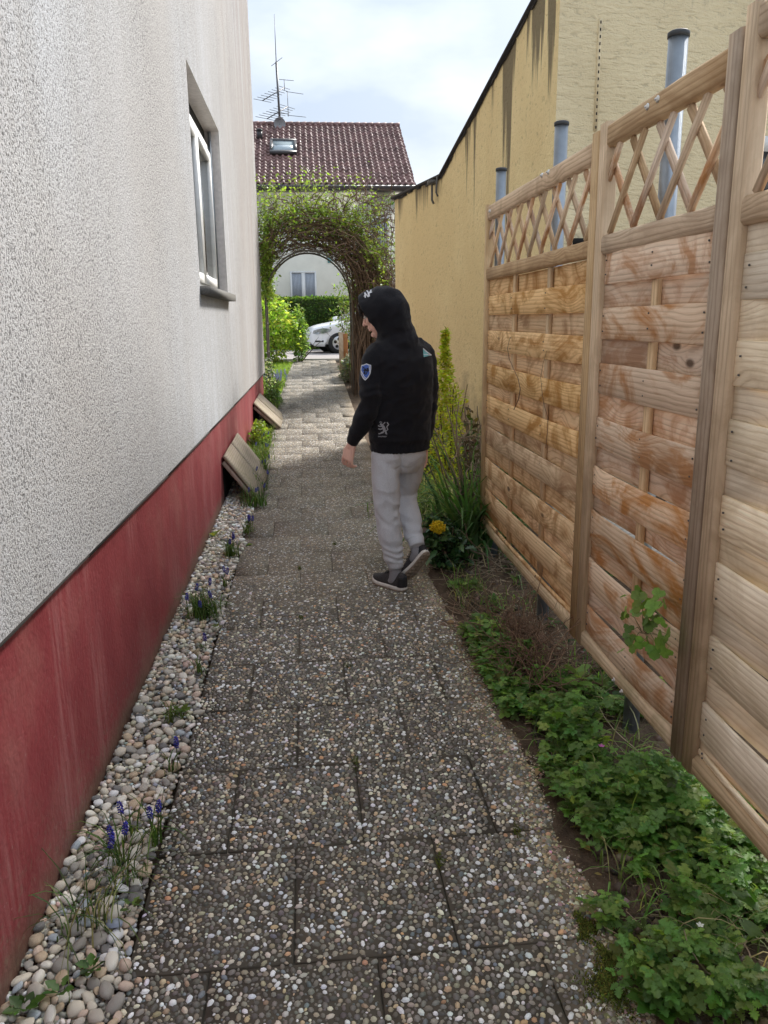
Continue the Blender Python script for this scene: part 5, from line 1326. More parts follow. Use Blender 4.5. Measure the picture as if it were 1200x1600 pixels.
# strap leaves, grasses and dry stalks at the end of the fence
def tuft(name, label, cat, c, n, sp, L, w_, lean, col, alt, palt=.2, droop=1.0, mat='leafmatt', group=None):
    c = np.asarray(c, float); t = thing(name, label, cat, c, group)
    b = c + np.stack([rng.normal(0, sp, n), rng.normal(0, sp, n), np.full(n, -.01)], 1)
    V, F, C = blades(b, L * rng.uniform(.55, 1.15, n), w_, lean, col, .25, alt, palt, droop); o = obj('leaves', V, F, M[mat], t, False, C); o['kind'] = 'stuff'; return t
tuft('strap_leaf_clump', 'clump of broad dark green strap leaves in front of the fence end', 'plant', ground(728, 868), 120, .07, .78, .030, .62, (.10, .19, .06), (.16, .25, .08))
tuft('strap_leaf_clump', 'second clump of strap leaves touching the golden fence panel end', 'plant', ground(768, 872), 60, .05, .62, .024, .7, (.09, .17, .055), (.20, .22, .10))
tuft('grassy_clump', 'yellowing fine grass clump left of the strap leaves, behind the person', 'grass clump', ground(690, 800), 1300, .17, .38, .008, .95, (.20, .28, .08), (.48, .42, .20), .3)
tuft('grassy_clump', 'feathery green clump in front of the end of the golden fence panel', 'grass clump', ground(775, 838), 520, .09, .42, .006, .6, (.14, .22, .09), (.30, .30, .15), .2)
tuft('silvery_clump', 'bluish silver strap leaves at the foot of the golden column shrub', 'plant', ground(700, 752), 150, .09, .60, .022, .55, (.27, .34, .25), (.36, .42, .32))
tuft('dark_clump', 'dark green low clump at the foot of the yellow wall', 'plant', ground(745, 770), 420, .14, .40, .012, .7, (.10, .17, .055), (.26, .25, .11), .2)
tuft('pale_stalks', 'long bent straw-coloured leaves fallen over the strap leaves', 'dead plant', ground(755, 868), 14, .05, .48, .010, 1.3, (.42, .33, .18), (.50, .40, .24), .3, 1.4)
tuft('dry_grass_tuft', 'dry grass tuft on the soil at the foot of the nearest fence panel', 'grass clump', ground(1120, 1360), 60, .05, .17, .003, .9, (.34, .27, .16), (.2, .2, .1))
tuft('dry_grass_tuft', 'dry bent grass at the bottom right corner among herbs', 'grass clump', ground(1120, 1500), 40, .06, .22, .003, 1.2, (.36, .29, .17), (.2, .2, .1))
b0 = np.array([1.11, 5.12, 0]); ps = []
for _ in range(34): ps.append(wander(b0 + [rng.normal(0, .05), rng.normal(.05, .07), 0], (rng.normal(-.08, .14), rng.normal(0, .12), 1), rng.uniform(.55, 1.02), 9, .07))
for _ in range(50): ps.append(wander(b0 + [rng.normal(-.02, .06), rng.normal(0, .07), rng.uniform(.4, .9)], (rng.normal(0, .5), rng.normal(0, .5), rng.normal(-.2, .8)), rng.uniform(.08, .22), 7, .22))
t = thing('cut_back_shrub', 'bundle of cut brown stems leaning at the end of the golden fence panel', 'dead plant', b0); stems_part('stems', ps, .0065, .003, (.24, .18, .12), t, 5)
P = blob_points(b0 + [-.03, 0, .72], (.07, .09, .24), 130, .2); stuff_part('dry_leaves', [leaf_cloud(P, .05, (.16, .11, .06), .3, (.09, .13, .04), .4)], M['leafmatt'], t)
ps = [wander(ground(775, 880) + [rng.normal(0, .12), rng.normal(.1, .2), .02], (rng.normal(-.3, .8), rng.normal(0, .8), rng.uniform(0, .6)), rng.uniform(.2, .55), 9, .2) for _ in range(90)]
t = thing('dead_twigs', 'loose grey brown twigs below the end of the golden fence panel', 'dead plant', ground(775, 880)); stems_part('stems', ps, .004, .0015, (.20, .15, .105), t, 4)
vines = [np.array([atx(850 + 6 * math.sin(i) + k_ * 30, 700 - i * 22, 1.075) for i in range(8)]) + rng.normal(0, .008, (8, 3)) * [0.3, 1, 1] for k_ in (0,)]
t = thing('dry_vine', 'thin dry vine climbing the far part of the golden fence panel', 'vine', vines[0][0]); [stems_part('stem', [v_], .0022, .001, (.12, .08, .06), t, 4, stuff=False) for v_ in vines + [np.array([atx(803 + 10 * math.sin(i * .8), 640 - i * 16, 1.07) for i in range(8)])]]
# golden column shrub by the yellow wall
cb = at(700, 700, 6.6); cx0, cz0 = 1.19, float(zt(6.6))
t = thing('golden_column_shrub', 'narrow tall yellow-green shrub tapering to a tip against the yellow wall', 'shrub', (cx0, 6.6, cz0))
n = 4200; z_ = 1.46 * rng.random(n) ** 1.15; wid = np.interp(z_, [0, .35, .7, .95, 1.15, 1.3, 1.46], [.20, .20, .15, .10, .058, .032, .012]); a_ = rng.uniform(0, 6.3, n); q = wid * np.sqrt(rng.random(n)) * (1 + .3 * np.sin(z_ * 23 + a_ * 2) + .35 * np.sin(z_ * 9 + a_))
P = np.stack([cx0 + q * np.cos(a_) - .02 * z_, 6.6 + q * np.sin(a_), cz0 + z_], 1)
stuff_part('foliage', [leaf_cloud(P, .038, (.46, .50, .05), .25, (.60, .56, .07), .35, .8)], M['leaf'], t); stems_part('branches', [wander((cx0, 6.6, cz0 - .02), (rng.normal(0, .07), rng.normal(0, .07), 1), rng.uniform(.8, 1.3), 8, .04) for _ in range(6)], .008, .003, (.13, .09, .05), t)
bush('green_border_shrub', 'mid green leafy shrub between the person and the yellow wall', 'shrub', (1.02, 7.4, .42), (.26, .4, .42), 1300, .05, (.07, .12, .03), (.13, .17, .05), zmin=0.0)

# fallen things on the path edge
def fallen(name, label, cat, px, py, s_, col, T=LEAF_T, F=LEAF_F, mat='leafmatt', z=.006):
    p = ground(px, py, z); V, F_, C = scatter(T, F, p[None], rotmats(1, tilt=.2), np.array([s_]), np.array([col])); o = obj(name, V, F_, M[mat], None, False, C); tag(o, label, cat); return o
fallen('fallen_leaf', 'curled tan dead leaf on the edge of the path by the dry stems', 'leaf', 704, 968, .07, (.36, .23, .13), z=.012)
fallen('fallen_leaf', 'pale dry leaf on the soil near the moss', 'leaf', 1078, 1530, .05, (.52, .43, .30), z=.012)
fallen('fallen_leaf', 'greyish rolled dead leaf in the bottom right corner of the bed', 'leaf', 1092, 1550, .07, (.42, .34, .27), z=.012)
fallen('fallen_leaf', 'brown dead leaf under the nearest fence panel', 'leaf', 1095, 1338, .08, (.33, .22, .13), z=.03)
fallen('fallen_leaf', 'green fallen leaf across a joint on the left of the path', 'leaf', 396, 850, .07, (.16, .24, .03))
p = ground(978, 1522, .012); Tm, Fm = stone_arrays(71, 1); o = obj('terracotta_shard', Tm * [.016, .011, .006] + p, Fm, M['shell']); tag(o, 'small orange terracotta shard beside the moss', 'shard')
p = ground(885, 1352, .006); m = MB(); m.tube([p - [.016, .002, 0], p + [.016, .003, 0]], .004, 8); o = m.build('straw_piece', plain('straw', (.45, .36, .24), .8), None, True); tag(o, 'short tan piece of straw on the right of the path', 'straw')
p = ground(178, 1443, .03); Tm, Fm = stone_arrays(72, 1); o = obj('slate_chip', Tm * [.030, .020, .008] + p, Fm, plain('slate_chip', (.28, .32, .40), .6)); tag(o, 'flat bluish slate chip lying on the river gravel', 'stone')

# ------------------------------------------------------------------ plants in the gravel strip
GZ = .02
def gp(px, py): return ground(px, py, GZ)
flower_clump('grape hyacinths with five blue heads above the thickest grass tuft', gp(318, 962), 5, 150, .135, .17, spread=.045, lean=.9)
flower_clump('two grape hyacinths just beyond the thick grass tuft', gp(352, 915), 2, 10, .11, .11, spread=.015)
flower_clump('grape hyacinths with three blue heads and grass before the nearer wooden cover', gp(362, 868), 3, 60, .13, .14, spread=.03)
flower_clump('grape hyacinths at the near foot of the two-board cover', gp(386, 832), 4, 35, .12, .14, spread=.035)
flower_clump('single small grape hyacinth on bare gravel left of the path joint', gp(320, 1015), 1, 5, .05, .06, spread=.01)
flower_clump('lone grape hyacinth low at the path edge above the gravel bend', gp(266, 1205), 1, 8, .11, .10, spread=.015)
flower_clump('row of three deep blue grape hyacinths closest to the camera', gp(186, 1345), 3, 14, .13, .17, spread=.022, lean=1.0)
flower_clump('single grape hyacinth behind the row of three', gp(205, 1305), 1, 10, .12, .14, spread=.015)
flower_clump('pair of grape hyacinths at the path edge right of the row of three', gp(244, 1318), 2, 16, .13, .15, spread=.018)
for i, (px, py, nf) in enumerate(((398, 790, 4), (402, 765, 3), (406, 742, 4), (408, 718, 3), (409, 700, 3), (418, 690, 2))):
    c = ground(px, py, .02); flower_clump(['grape hyacinths beside the lower corner of the two-board cover', 'grape hyacinths along the right edge of the two-board cover', 'grape hyacinths level with the top of the two-board cover', 'grape hyacinths just beyond the two-board cover', 'grape hyacinths midway between the two wooden covers', 'grape hyacinths right in front of the smaller wooden cover'][i], c, nf, 70, .16, .18, (.10, .11, .42), .07, lw=.007)
tuft('long_grass_tuft', 'long thin grass bending over the gravel against the red plinth', 'grass clump', gp(140, 1450), 34, .028, .24, .0035, 1.1, (.075, .13, .04), (.30, .28, .14), .2)
tuft('long_grass_tuft', 'thin grass lying over the gravel beside the row of three flowers', 'grass clump', gp(195, 1375), 26, .025, .20, .0035, 1.15, (.08, .14, .04), (.2, .2, .1), .15)
tuft('short_grass_tuft', 'small grass tuft at the path edge below the gravel bend', 'grass clump', gp(272, 1120), 40, .02, .07, .004, .8, (.11, .17, .04), (.2, .22, .08))
tuft('short_grass_tuft', 'grass sprig at the path edge beside the lone low flower', 'grass clump', gp(312, 1050), 14, .012, .09, .005, .5, (.09, .15, .05), (.2, .22, .08))
def rosette(label, px, py, n, s_, col, T=None, F=None):
    c = gp(px, py); sp = []
    for i in range(n):
        a_ = i * 2.4 + px; sp.append((c + np.array([.006 * math.cos(a_), .006 * math.sin(a_), .012 + .004 * (i % 3)]), (math.cos(a_), math.sin(a_), .55 + .2 * math.sin(i)), s_ * rng.uniform(.7, 1.2), rng.normal(0, .2)))
    return leafy('gravel_weed', label, 'weed', c, sp, [], col, *(leaflet(3, .7, .36) if T is None else (T, F)), group='weeds in the gravel strip')
rosette('light green weed on the gravel near the bend of the strip', 283, 1118, 9, .035, (.15, .23, .05))
rosette('dark green weed rosette in the middle of the gravel at the bottom', 143, 1522, 9, .035, (.075, .15, .035))
rosette('round leaved weed on the gravel near the bottom of the photo', 97, 1556, 5, .035, (.10, .19, .05))
rosette('green weed at the foot of the plinth in the bottom left corner', 38, 1585, 8, .040, (.09, .18, .035))
rosette('little weed between gravel and path right of the long grass', 205, 1425, 5, .028, (.13, .20, .05))
rosette('yellow-green weed at the plinth foot before the nearer cover', 335, 840, 7, .05, (.22, .29, .05))
rosette('small weed beyond the single small blue flower', 338, 985, 6, .03, (.15, .22, .05))
bush('yellow_green_weed', 'bright yellow-green weed clump on the near side of the smaller cover', 'weed', (-.60, 9.9, .16), (.10, .30, .17), 420, .06, (.20, .28, .05), (.28, .33, .07), zmin=.0)
n = 2600; yy_ = 6.9 + rng.random(n) * 6.5; b = np.stack([rng.uniform(-.73, -.47, n), yy_, zt(yy_) - .02], 1)
k = ~(((yy_ > 6.8) & (yy_ < 8.2) & (b[:, 0] < -.47)) | ((yy_ > 11.0) & (yy_ < 12.6))); b = b[k]; n = len(b)
V, F, C = blades(b, rng.uniform(.06, .20, n), .007, .7, (.10, .16, .035), .3, (.20, .24, .06), .3); o = obj('strip_grass', V, F, M['leafmatt'], None, False, C); tag(o, kind='stuff')
# ------------------------------------------------------------------ the person
def union_remesh(parts, voxel, smooth_it=4, fac=.5):
    """overlapping closed shapes -> one continuous skin (arrays)"""
    Vs, Fs, n = [], [], 0
    for V, F in parts:
        Vs.append(np.asarray(V, float)); Fs += [tuple(i + n for i in f) for f in F]; n += len(V)
    me = make_mesh('tmp', np.concatenate(Vs), Fs); o = bpy.data.objects.new('tmp', me); COL.objects.link(o)
    bm = bmesh.new(); bm.from_mesh(me); bmesh.ops.recalc_face_normals(bm, faces=bm.faces); bm.to_mesh(me); bm.free()
    md = o.modifiers.new('r', 'REMESH'); md.mode = 'VOXEL'; md.voxel_size = voxel; md.use_smooth_shade = True
    sm_ = o.modifiers.new('s', 'SMOOTH'); sm_.iterations = smooth_it; sm_.factor = fac
    dg = bpy.context.evaluated_depsgraph_get(); dg.update(); ev = o.evaluated_get(dg); m2 = ev.to_mesh()
    V = np.zeros(len(m2.vertices) * 3); m2.vertices.foreach_get('co', V); V = V.reshape(-1, 3)
    F = [tuple(p.vertices) for p in m2.polygons]; ev.to_mesh_clear(); bpy.data.objects.remove(o); bpy.data.meshes.remove(me)
    return V, F
def normals(V, F):
    me = make_mesh('tmp', V, F); N = np.zeros(len(V) * 3); me.vertices.foreach_get('normal', N); bpy.data.meshes.remove(me); return N.reshape(-1, 3)
def ball(c, ax, n=20):
    """ellipsoid from three half-axis vectors"""
    A = np.array(ax, float); rings = []
    for ph in np.linspace(-math.pi/2 + .08, math.pi/2 - .08, 14): rings.append(np.asarray(c) + math.sin(ph) * A[2] + ellring((0, 0, 0), A[0] * math.cos(ph), A[1] * math.cos(ph), n))
    return loft(rings)
def limb(P, rad, n=16):
    """tapering limb with rounded ends, resampled smoothly"""
    P = np.asarray(P, float); rad = np.asarray(rad, float); m = len(P); tt = np.linspace(0, m - 1, (m - 1) * 6 + 1)
    Q = np.zeros((len(tt), 3)); rr = np.zeros(len(tt))
    for i, t in enumerate(tt):
        k_ = min(int(t), m - 2); u = t - k_; p0, p1, p2, p3 = P[max(k_-1, 0)], P[k_], P[k_+1], P[min(k_+2, m-1)]
        Q[i] = .5 * ((2*p1) + (-p0+p2)*u + (2*p0-5*p1+4*p2-p3)*u*u + (-p0+3*p1-3*p2+p3)*u**3)
        rr[i] = rad[k_] * (1-u) + rad[k_+1] * u
    d0, d1 = nrm(Q[0]-Q[1]), nrm(Q[-1]-Q[-2])
    Q = np.concatenate([[Q[0] + d0*rr[0]*.8, Q[0] + d0*rr[0]*.5], Q, [Q[-1] + d1*rr[-1]*.5, Q[-1] + d1*rr[-1]*.8]])
    rr = np.concatenate([[rr[0]*.45, rr[0]*.84], rr, [rr[-1]*.84, rr[-1]*.45]])
    return tube(Q, rr, n)

fb = np.array([-.375, .927, 0]); rb = np.array([.927, .375, 0]); Zv = np.array([0, 0, 1.0])
person = thing('person', 'person in a black hooded sweatshirt and grey joggers walking away, head turned left', 'person', (.50, 4.40, 0))
# ---- joints
LS, LE, LF, LW = np.array([.385, 4.35, 1.355]), np.array([.348, 4.31, 1.115]), np.array([.295, 4.34, .985]), np.array([.245, 4.37, .880])
RS, RE, RW_ = np.array([.655, 4.46, 1.355]), np.array([.688, 4.50, 1.085]), np.array([.672, 4.52, .835])
HL, KL, CL, AL = np.array([.440, 4.40, .80]), np.array([.440, 4.395, .47]), np.array([.456, 4.385, .32]), np.array([.482, 4.375, .110])
HR, KR, CR_, AR = np.array([.590, 4.46, .80]), np.array([.568, 4.585, .525]), np.array([.585, 4.50, .40]), np.array([.608, 4.395, .245])
# ---- head frame
hf = nrm([-.86, .36, -.34]); hu = nrm(Zv - hf * np.dot(Zv, hf)); hs = np.cross(hf, hu); HC = np.array([.420, 4.42, 1.582])
H = lambda a, b, c: HC + hf * a + hs * b + hu * c
bodyparts = [ball(H(-.012, 0, .028), (hf*.098, hs*.076, hu*.098)), ball(H(.028, 0, -.035), (hf*.062, hs*.060, hu*.075)),
             limb([H(.02, 0, -.06), H(.062, 0, -.095)], [.050, .026]), ball(H(.060, 0, .040), (hf*.032, hs*.058, hu*.030)),
             limb([H(.086, 0, .018), H(.103, 0, -.012), H(.112, 0, -.024)], [.009, .011, .0115]), limb([H(.094, -.013, -.028), H(.094, .013, -.028)], [.008, .008]),
             limb([H(.084, -.020, -.052), H(.092, 0, -.050), H(.084, .020, -.052)], [.006, .0085, .006]), limb([H(.082, -.018, -.063), H(.090, 0, -.064), H(.082, .018, -.063)], [.006, .0085, .006]),
             ball(H(.078, 0, -.094), (hf*.017, hs*.022, hu*.016)), ball(H(.060, .036, -.018), (hf*.026, hs*.020, hu*.026)), ball(H(.060, -.036, -.018), (hf*.026, hs*.020, hu*.026)),
             limb([H(.088, -.042, .026), H(.094, -.02, .031), H(.094, .02, .031), H(.088, .042, .026)], [.006, .008, .008, .006])]
for s_ in (1, -1): bodyparts.append(ball(H(-.012, s_*.078, -.005), (hf*.022, hs*.010, hu*.032)))
NK = np.array([.505, 4.425, 1.43])
bodyparts += [limb([NK, H(-.02, 0, -.06)], [.055, .054]), limb([[.52, 4.43, .85], [.525, 4.42, 1.15], [.515, 4.415, 1.34]], [.098, .105, .085]), limb([LS, [.51, 4.41, 1.38], RS], [.045, .075, .045]),
              limb([LS, LE, LF, LW], [.048, .040, .036, .027]), limb([RS, RE, RW_], [.048, .040, .027]),
              limb([HL, KL, CL, AL], [.078, .054, .050, .030]), limb([HR, KR, CR_, AR], [.078, .054, .050, .030]),
              limb([AL + [.005, -.005, -.02], AL + [-.025, .035, -.07]], [.030, .020]), limb([AR, AR + np.array([-.487, .381, -.784])*.04 - np.array([-.29, .778, .557])*.035], [.030, .020])]
def hand(W, d, k, palm, side, curl):
    """d: along the hand, k: across the knuckles towards the thumb side, palm: the way the palm faces"""
    d, k, palm = nrm(d), nrm(k), nrm(palm); out = []
    K = W + d * .085
    for o_ in (-.027, -.009, .009, .027): out.append(limb([W + k*o_*.55 + d*.005, K + k*o_], [.017, .0145], 12))
    for o_, L, c_ in ((.0335, .070, .8), (.0115, .078, .95), (-.0115, .072, 1.05), (-.0335, .056, 1.15)):
        p = K + k*o_ - d*.006; pts = [p]; a = .25 * curl * c_
        for f in (.45, .30, .25):
            dd = d * math.cos(a) + palm * math.sin(a) + k * o_ * 3.5; p = p + nrm(dd) * L * f; pts.append(p); a += .62 * curl * c_
        out.append(limb(pts, [.0088, .0080, .0073, .0063], 12))
    t0 = W + k*.022 + d*.022; out.append(limb([t0, t0 + k*.024 + d*.030 + palm*.010, t0 + k*.026 + d*.058 + palm*.022, t0 + k*.020 + d*.078 + palm*.030], [.015, .0125, .010, .0085], 12))
    out.append(limb([W - d*.05, W + d*.01], [.026, .024]))
    return out
bodyparts += hand(LW + [-.004, .003, -.012], (-.30, .10, -1), (-.62, .72, .25), (.75, .35, -.1), 1, .95)
bodyparts += hand(RW_ + [0, 0, -.012], (-.08, .05, -1), (-.45, .88, 0), (-.80, -.40, 0), -1, .7)
V, F = union_remesh(bodyparts, .0033, 2, .4)
obj('body', V, F, M['skin'], person, True)
for s_ in (1, -1):
    V, F = ball(H(.080, s_*.031, .008), (hf*.0115, hs*.0125, hu*.0115), 14); obj('eye', V, F, plain('eye_white', (.62, .58, .54), .25), person, True)
    V, F = ball(H(.0895, s_*.031, .006), (hf*.003, hs*.006, hu*.006), 10); obj('iris', V, F, M['printk'], person, True)
    V, F = limb([H(.088, s_*.046, .027), H(.096, s_*.030, .034), H(.098, s_*.014, .031)], [.003, .0045, .004], 8); obj('eyebrow', V, F, M['hair'], person, True)
# fringe of hair showing under the hood
hv = MB()
for _ in range(150):
    b_ = rng.uniform(-.062, .062); p0 = H(.050 + .03 * (1 - (b_/.07)**2), b_, .100 + rng.normal(0, .006)); p1 = H(.096 + rng.normal(0, .005) - abs(b_)*.25, b_*1.04 + rng.normal(0, .006), .072); p2 = H(.106 + rng.normal(0, .006) - abs(b_)*.35, b_*1.1 + rng.normal(0, .010), .030 + rng.normal(0, .012))
    hv.tube([p0, p1, p2], [.005, .0045, .0012], 5)
V, F = ball(H(.0, 0, .040), (hf*.099, hs*.081, hu*.096)); hv.add(V, F)
o = hv.build('hair', M['hair'], person, True); o['kind'] = 'stuff'

# ---- hooded sweatshirt
def ring_t(c, hw, hd, p=2.3, n=32): return ellring(c, rb * hw, fb * hd, n, p)
tor = [ring_t((.520, 4.430, .818), .172, .128), ring_t((.520, 4.430, .86), .176, .132), ring_t((.521, 4.428, .90), .184, .138), ring_t((.523, 4.425, 1.00), .182, .136), ring_t((.526, 4.415, 1.12), .182, .135),
       ring_t((.528, 4.403, 1.24), .187, .136), ring_t((.524, 4.400, 1.33), .190, .126), ring_t((.517, 4.405, 1.385), .172, .112), ring_t((.510, 4.412, 1.425), .135, .098), ring_t((.503, 4.418, 1.46), .100, .088), ring_t((.495, 4.42, 1.49), .085, .082)]
hp_ = [loft(tor), limb([[.50, 4.41, 1.375], LS + [0, 0, -.005], LE + [.0, 0, .06], LE, LF, LW + [.012, -.01, .03]], [.085, .072, .064, .060, .054, .040]),
       limb([[.55, 4.43, 1.375], RS + [0, 0, -.005], RE + [0, 0, .06], RE, (RE + RW_)/2, RW_ + [0, 0, .035]], [.085, .072, .064, .060, .053, .040]),
       limb([LW + [.018, -.014, .045], LW + [.004, -.003, .008]], [.041, .036]), limb([RW_ + [0, 0, .05], RW_ + [0, 0, .008]], [.041, .036])]
rings = []
for i, t in enumerate(np.linspace(0, 1, 16)):              # hood: a sack from the tilted rim to the back of the head
    cc = H(.058 - .219 * t, 0, .006 - .012 * t); k_ = (1 - max(0, (t - .35) / .65) ** 2.3) ** .5 if t < 1 else .02
    k_ = max(k_, .06); su, sd_, sw_ = (.128 + .012 * min(1, t * 4)) * k_, .130 * k_ + .03 * (t > .2) * (1 - t), .110 * k_ * (1 + .06 * math.sin(math.pi * t))
    th = np.arange(32) * 2 * math.pi / 32; cs, sn = np.cos(th), np.sin(th)
    up_ = np.where(sn > 0, sn * su, sn * sd_); tilt = .20 * up_ * (1 - t) 
    rings.append(cc + cs[:, None] * hs * sw_ * (1 - .18 * np.clip(-sn, 0, 1))[:, None] + up_[:, None] * hu + tilt[:, None] * hf)
hp_.append(loft(rings)); hp_.append(limb([H(-.045, 0, -.06), [.497, 4.415, 1.47], [.515, 4.405, 1.40]], [.102, .108, .120]))
hp_.append(limb([[.43, 4.37, 1.405], [.50, 4.345, 1.452], [.585, 4.40, 1.425]], [.035, .042, .035]))     # roll of the hood at the nape
V, F = union_remesh(hp_, .0065, 7, .5)
N = normals(V, F); disp = np.zeros(len(V))
for i, (p, nn) in enumerate(zip(V, N)):
    v = Vector(p); d_ = .0045 * mnoise.noise(v * 9) + .0022 * mnoise.noise(v * 21)
    rd = 1 - abs(mnoise.noise(Vector((p[0]*11 + p[2]*5, p[1]*11, p[2]*17 - p[0]*6))));  d_ += .011 * (rd - .75) * (1.0 if p[2] > .93 else .5)
    for (J, amp, fr) in ((LE, .0085, 85), (RE, .0085, 85)):
        q = np.linalg.norm(p - J)
        if q < .13: d_ += amp * (1 - q/.13) * math.sin((p[2] - J[2]) * fr + 5 * mnoise.noise(v * 12))
    hd_ = np.dot(p - HC, hu)
    if p[2] > 1.44:
        a_ = np.dot(p - HC, hf); d_ += .010 * (1 - abs(mnoise.noise(Vector((a_ * 9 + hd_ * 13, np.dot(p - HC, hs) * 6, hd_ * 4)))) - .75) * np.clip((.05 - a_) / .1, 0, 1) * np.clip((.10 - hd_) / .1, .2, 1)
        
    if p[2] < .872 and p[0] > .33: d_ += .0018 * math.sin((math.atan2(np.dot(p - [.52, 4.43, 0], fb), np.dot(p - [.52, 4.43, 0], rb))) * 95) - .004
    if .868 < p[2] < .884 and .35 < p[0] < .66: d_ -= .004
    disp[i] = d_
V = V + N * disp[:, None]
hood_o = obj('hoodie', V, F, M['hoodie'], person, True)
# hollow the hood out round the face
rings = [ellring(H(a, 0, c), hs * w_, hu * h_, 28) for a, c, w_, h_ in ((-.118, .02, .030, .03), (-.10, .016, .066, .078), (-.06, .010, .086, .108), (.02, .006, .094, .121), (.07, .002, .097, .126), (.17, -.005, .098, .128))]
Vc, Fc = loft(rings); cut = obj('tmp_cut', Vc, Fc, None)
bm = bmesh.new(); bm.from_mesh(cut.data); bmesh.ops.recalc_face_normals(bm, faces=bm.faces); bm.to_mesh(cut.data); bm.free()
md = hood_o.modifiers.new('b', 'BOOLEAN'); md.object = cut; md.operation = 'DIFFERENCE'; md.solver = 'EXACT'
bpy.context.view_layer.update(); dg = bpy.context.evaluated_depsgraph_get(); dg.update()
m2 = bpy.data.meshes.new_from_object(hood_o.evaluated_get(dg)); hood_o.modifiers.clear(); old = hood_o.data; hood_o.data = m2; bpy.data.meshes.remove(old); bpy.data.objects.remove(cut)
m2.name = 'hoodie'
if not m2.materials: m2.materials.append(M['hoodie'])
m2.polygons.foreach_set('use_smooth', np.ones(len(m2.polygons), bool))

# ---- joggers
hip = [ring_t((.518, 4.432, .93), .150, .112), ring_t((.517, 4.432, .86), .160, .124), ring_t((.515, 4.432, .79), .163, .120), ring_t((.513, 4.435, .735), .150, .104), ring_t((.513, 4.44, .69), .11, .075)]
tp_ = [loft(hip), limb([HL, [.436, 4.395, .645], KL, CL, [.472, 4.380, .205], AL + [0, 0, .055]], [.090, .084, .073, .070, .060, .047]),
       limb([HR, [.582, 4.535, .66], KR, CR_, [.600, 4.440, .315], AR + [0, 0, .035]], [.090, .084, .072, .069, .056, .046])]
V, F = union_remesh(tp_, .0062, 14, .5)
N = normals(V, F); disp = np.zeros(len(V))
for i, (p, nn) in enumerate(zip(V, N)):
    v = Vector(p); rd = 1 - abs(mnoise.noise(Vector((p[0]*9 + p[2]*6, p[1]*9, p[2]*13))))
    d_ = .003 * mnoise.noise(v * 11) + .010 * (rd - .78) * (1 if p[2] < .62 else .6)
    for (J, A_) in ((KL, AL), (KR, AR)):
        q = np.linalg.norm(p - J)
        if q < .14: d_ += .004 * (1 - q/.14) * math.sin(p[2]*95 + p[0]*45 + 7 * mnoise.noise(v * 10))
        q = np.linalg.norm(p - (A_ + [0, 0, .10]))
        if q < .13: d_ += .006 * (1 - q/.13) * math.sin(np.dot(p - A_, nrm(J - A_)) * 125 + p[0]*40 + 6 * mnoise.noise(v * 9))
        q = np.dot(p - A_, nrm(J - A_)) 
    q = np.linalg.norm((p - np.array([.515, 4.36, .73])) * [1, .6, 1])
    if q < .15: d_ -= .012 * (1 - q/.15) * max(0, math.cos((p[0] - .515 - (.73 - p[2]) * .12) * 45)) * 1.0
    if p[1] < 4.42 and p[2] > .66:                          # seat seam and the creases below it
        sx_ = .513 + (.80 - p[2]) * .10; d_ -= .0055 * math.exp(-((p[0] - sx_) / .0055) ** 2)
        for s_ in (-1, 1):
            u_ = (p[0] - sx_) * s_
            if 0 < u_ < .085: d_ -= .006 * math.exp(-((p[2] - (.735 - u_ * .35 + u_ * u_ * 5)) / .007) ** 2) * (1 - u_ / .085)
    disp[i] = d_
V = V + N * disp[:, None]
obj('joggers', V, F, M['sweat'], person, True)
for (A_, J) in ((AL + [0, 0, .055], CL), (AR + [0, 0, .035], CR_)):     # ribbed cuffs
    d_ = nrm(J - A_); rr = []
    T_, A1, B1 = frames([A_ - d_*.030, A_ + d_*.01])
    for t, r_ in ((-.030, .036), (-.030, .043), (-.015, .0455), (0, .047), (.014, .049)):
        ring = ellring(A_ + d_*t, A1[0]*r_, B1[0]*r_, 64); k_ = np.arange(64) % 2; ring = A_ + d_*t + (ring - A_ - d_*t) * (1 - .03*k_)[:, None]; rr.append(ring)
    V, F = loft(rr); obj('cuff', V, F, M['sweat'], person, True)
for (A_, J, lo) in ((AL, CL, -.045), (AR, CR_, -.04)):
    d_ = nrm(J - A_); dn = np.array([0, 0, -1.0]) if A_ is AL else -np.array([-.29, .778, .557]); fw2 = nrm([-.62, .78, 0]) if A_ is AL else np.array([-.487, .381, -.784]); V, F = limb([A_ + d_*.05, A_, A_ + dn*(.050 if A_ is AL else .026) + fw2*.012, A_ + dn*(.068 if A_ is AL else .034) + fw2*.06], [.037, .0355, .034, .022], 24); obj('sock', V, F, M['sock'], person, True)

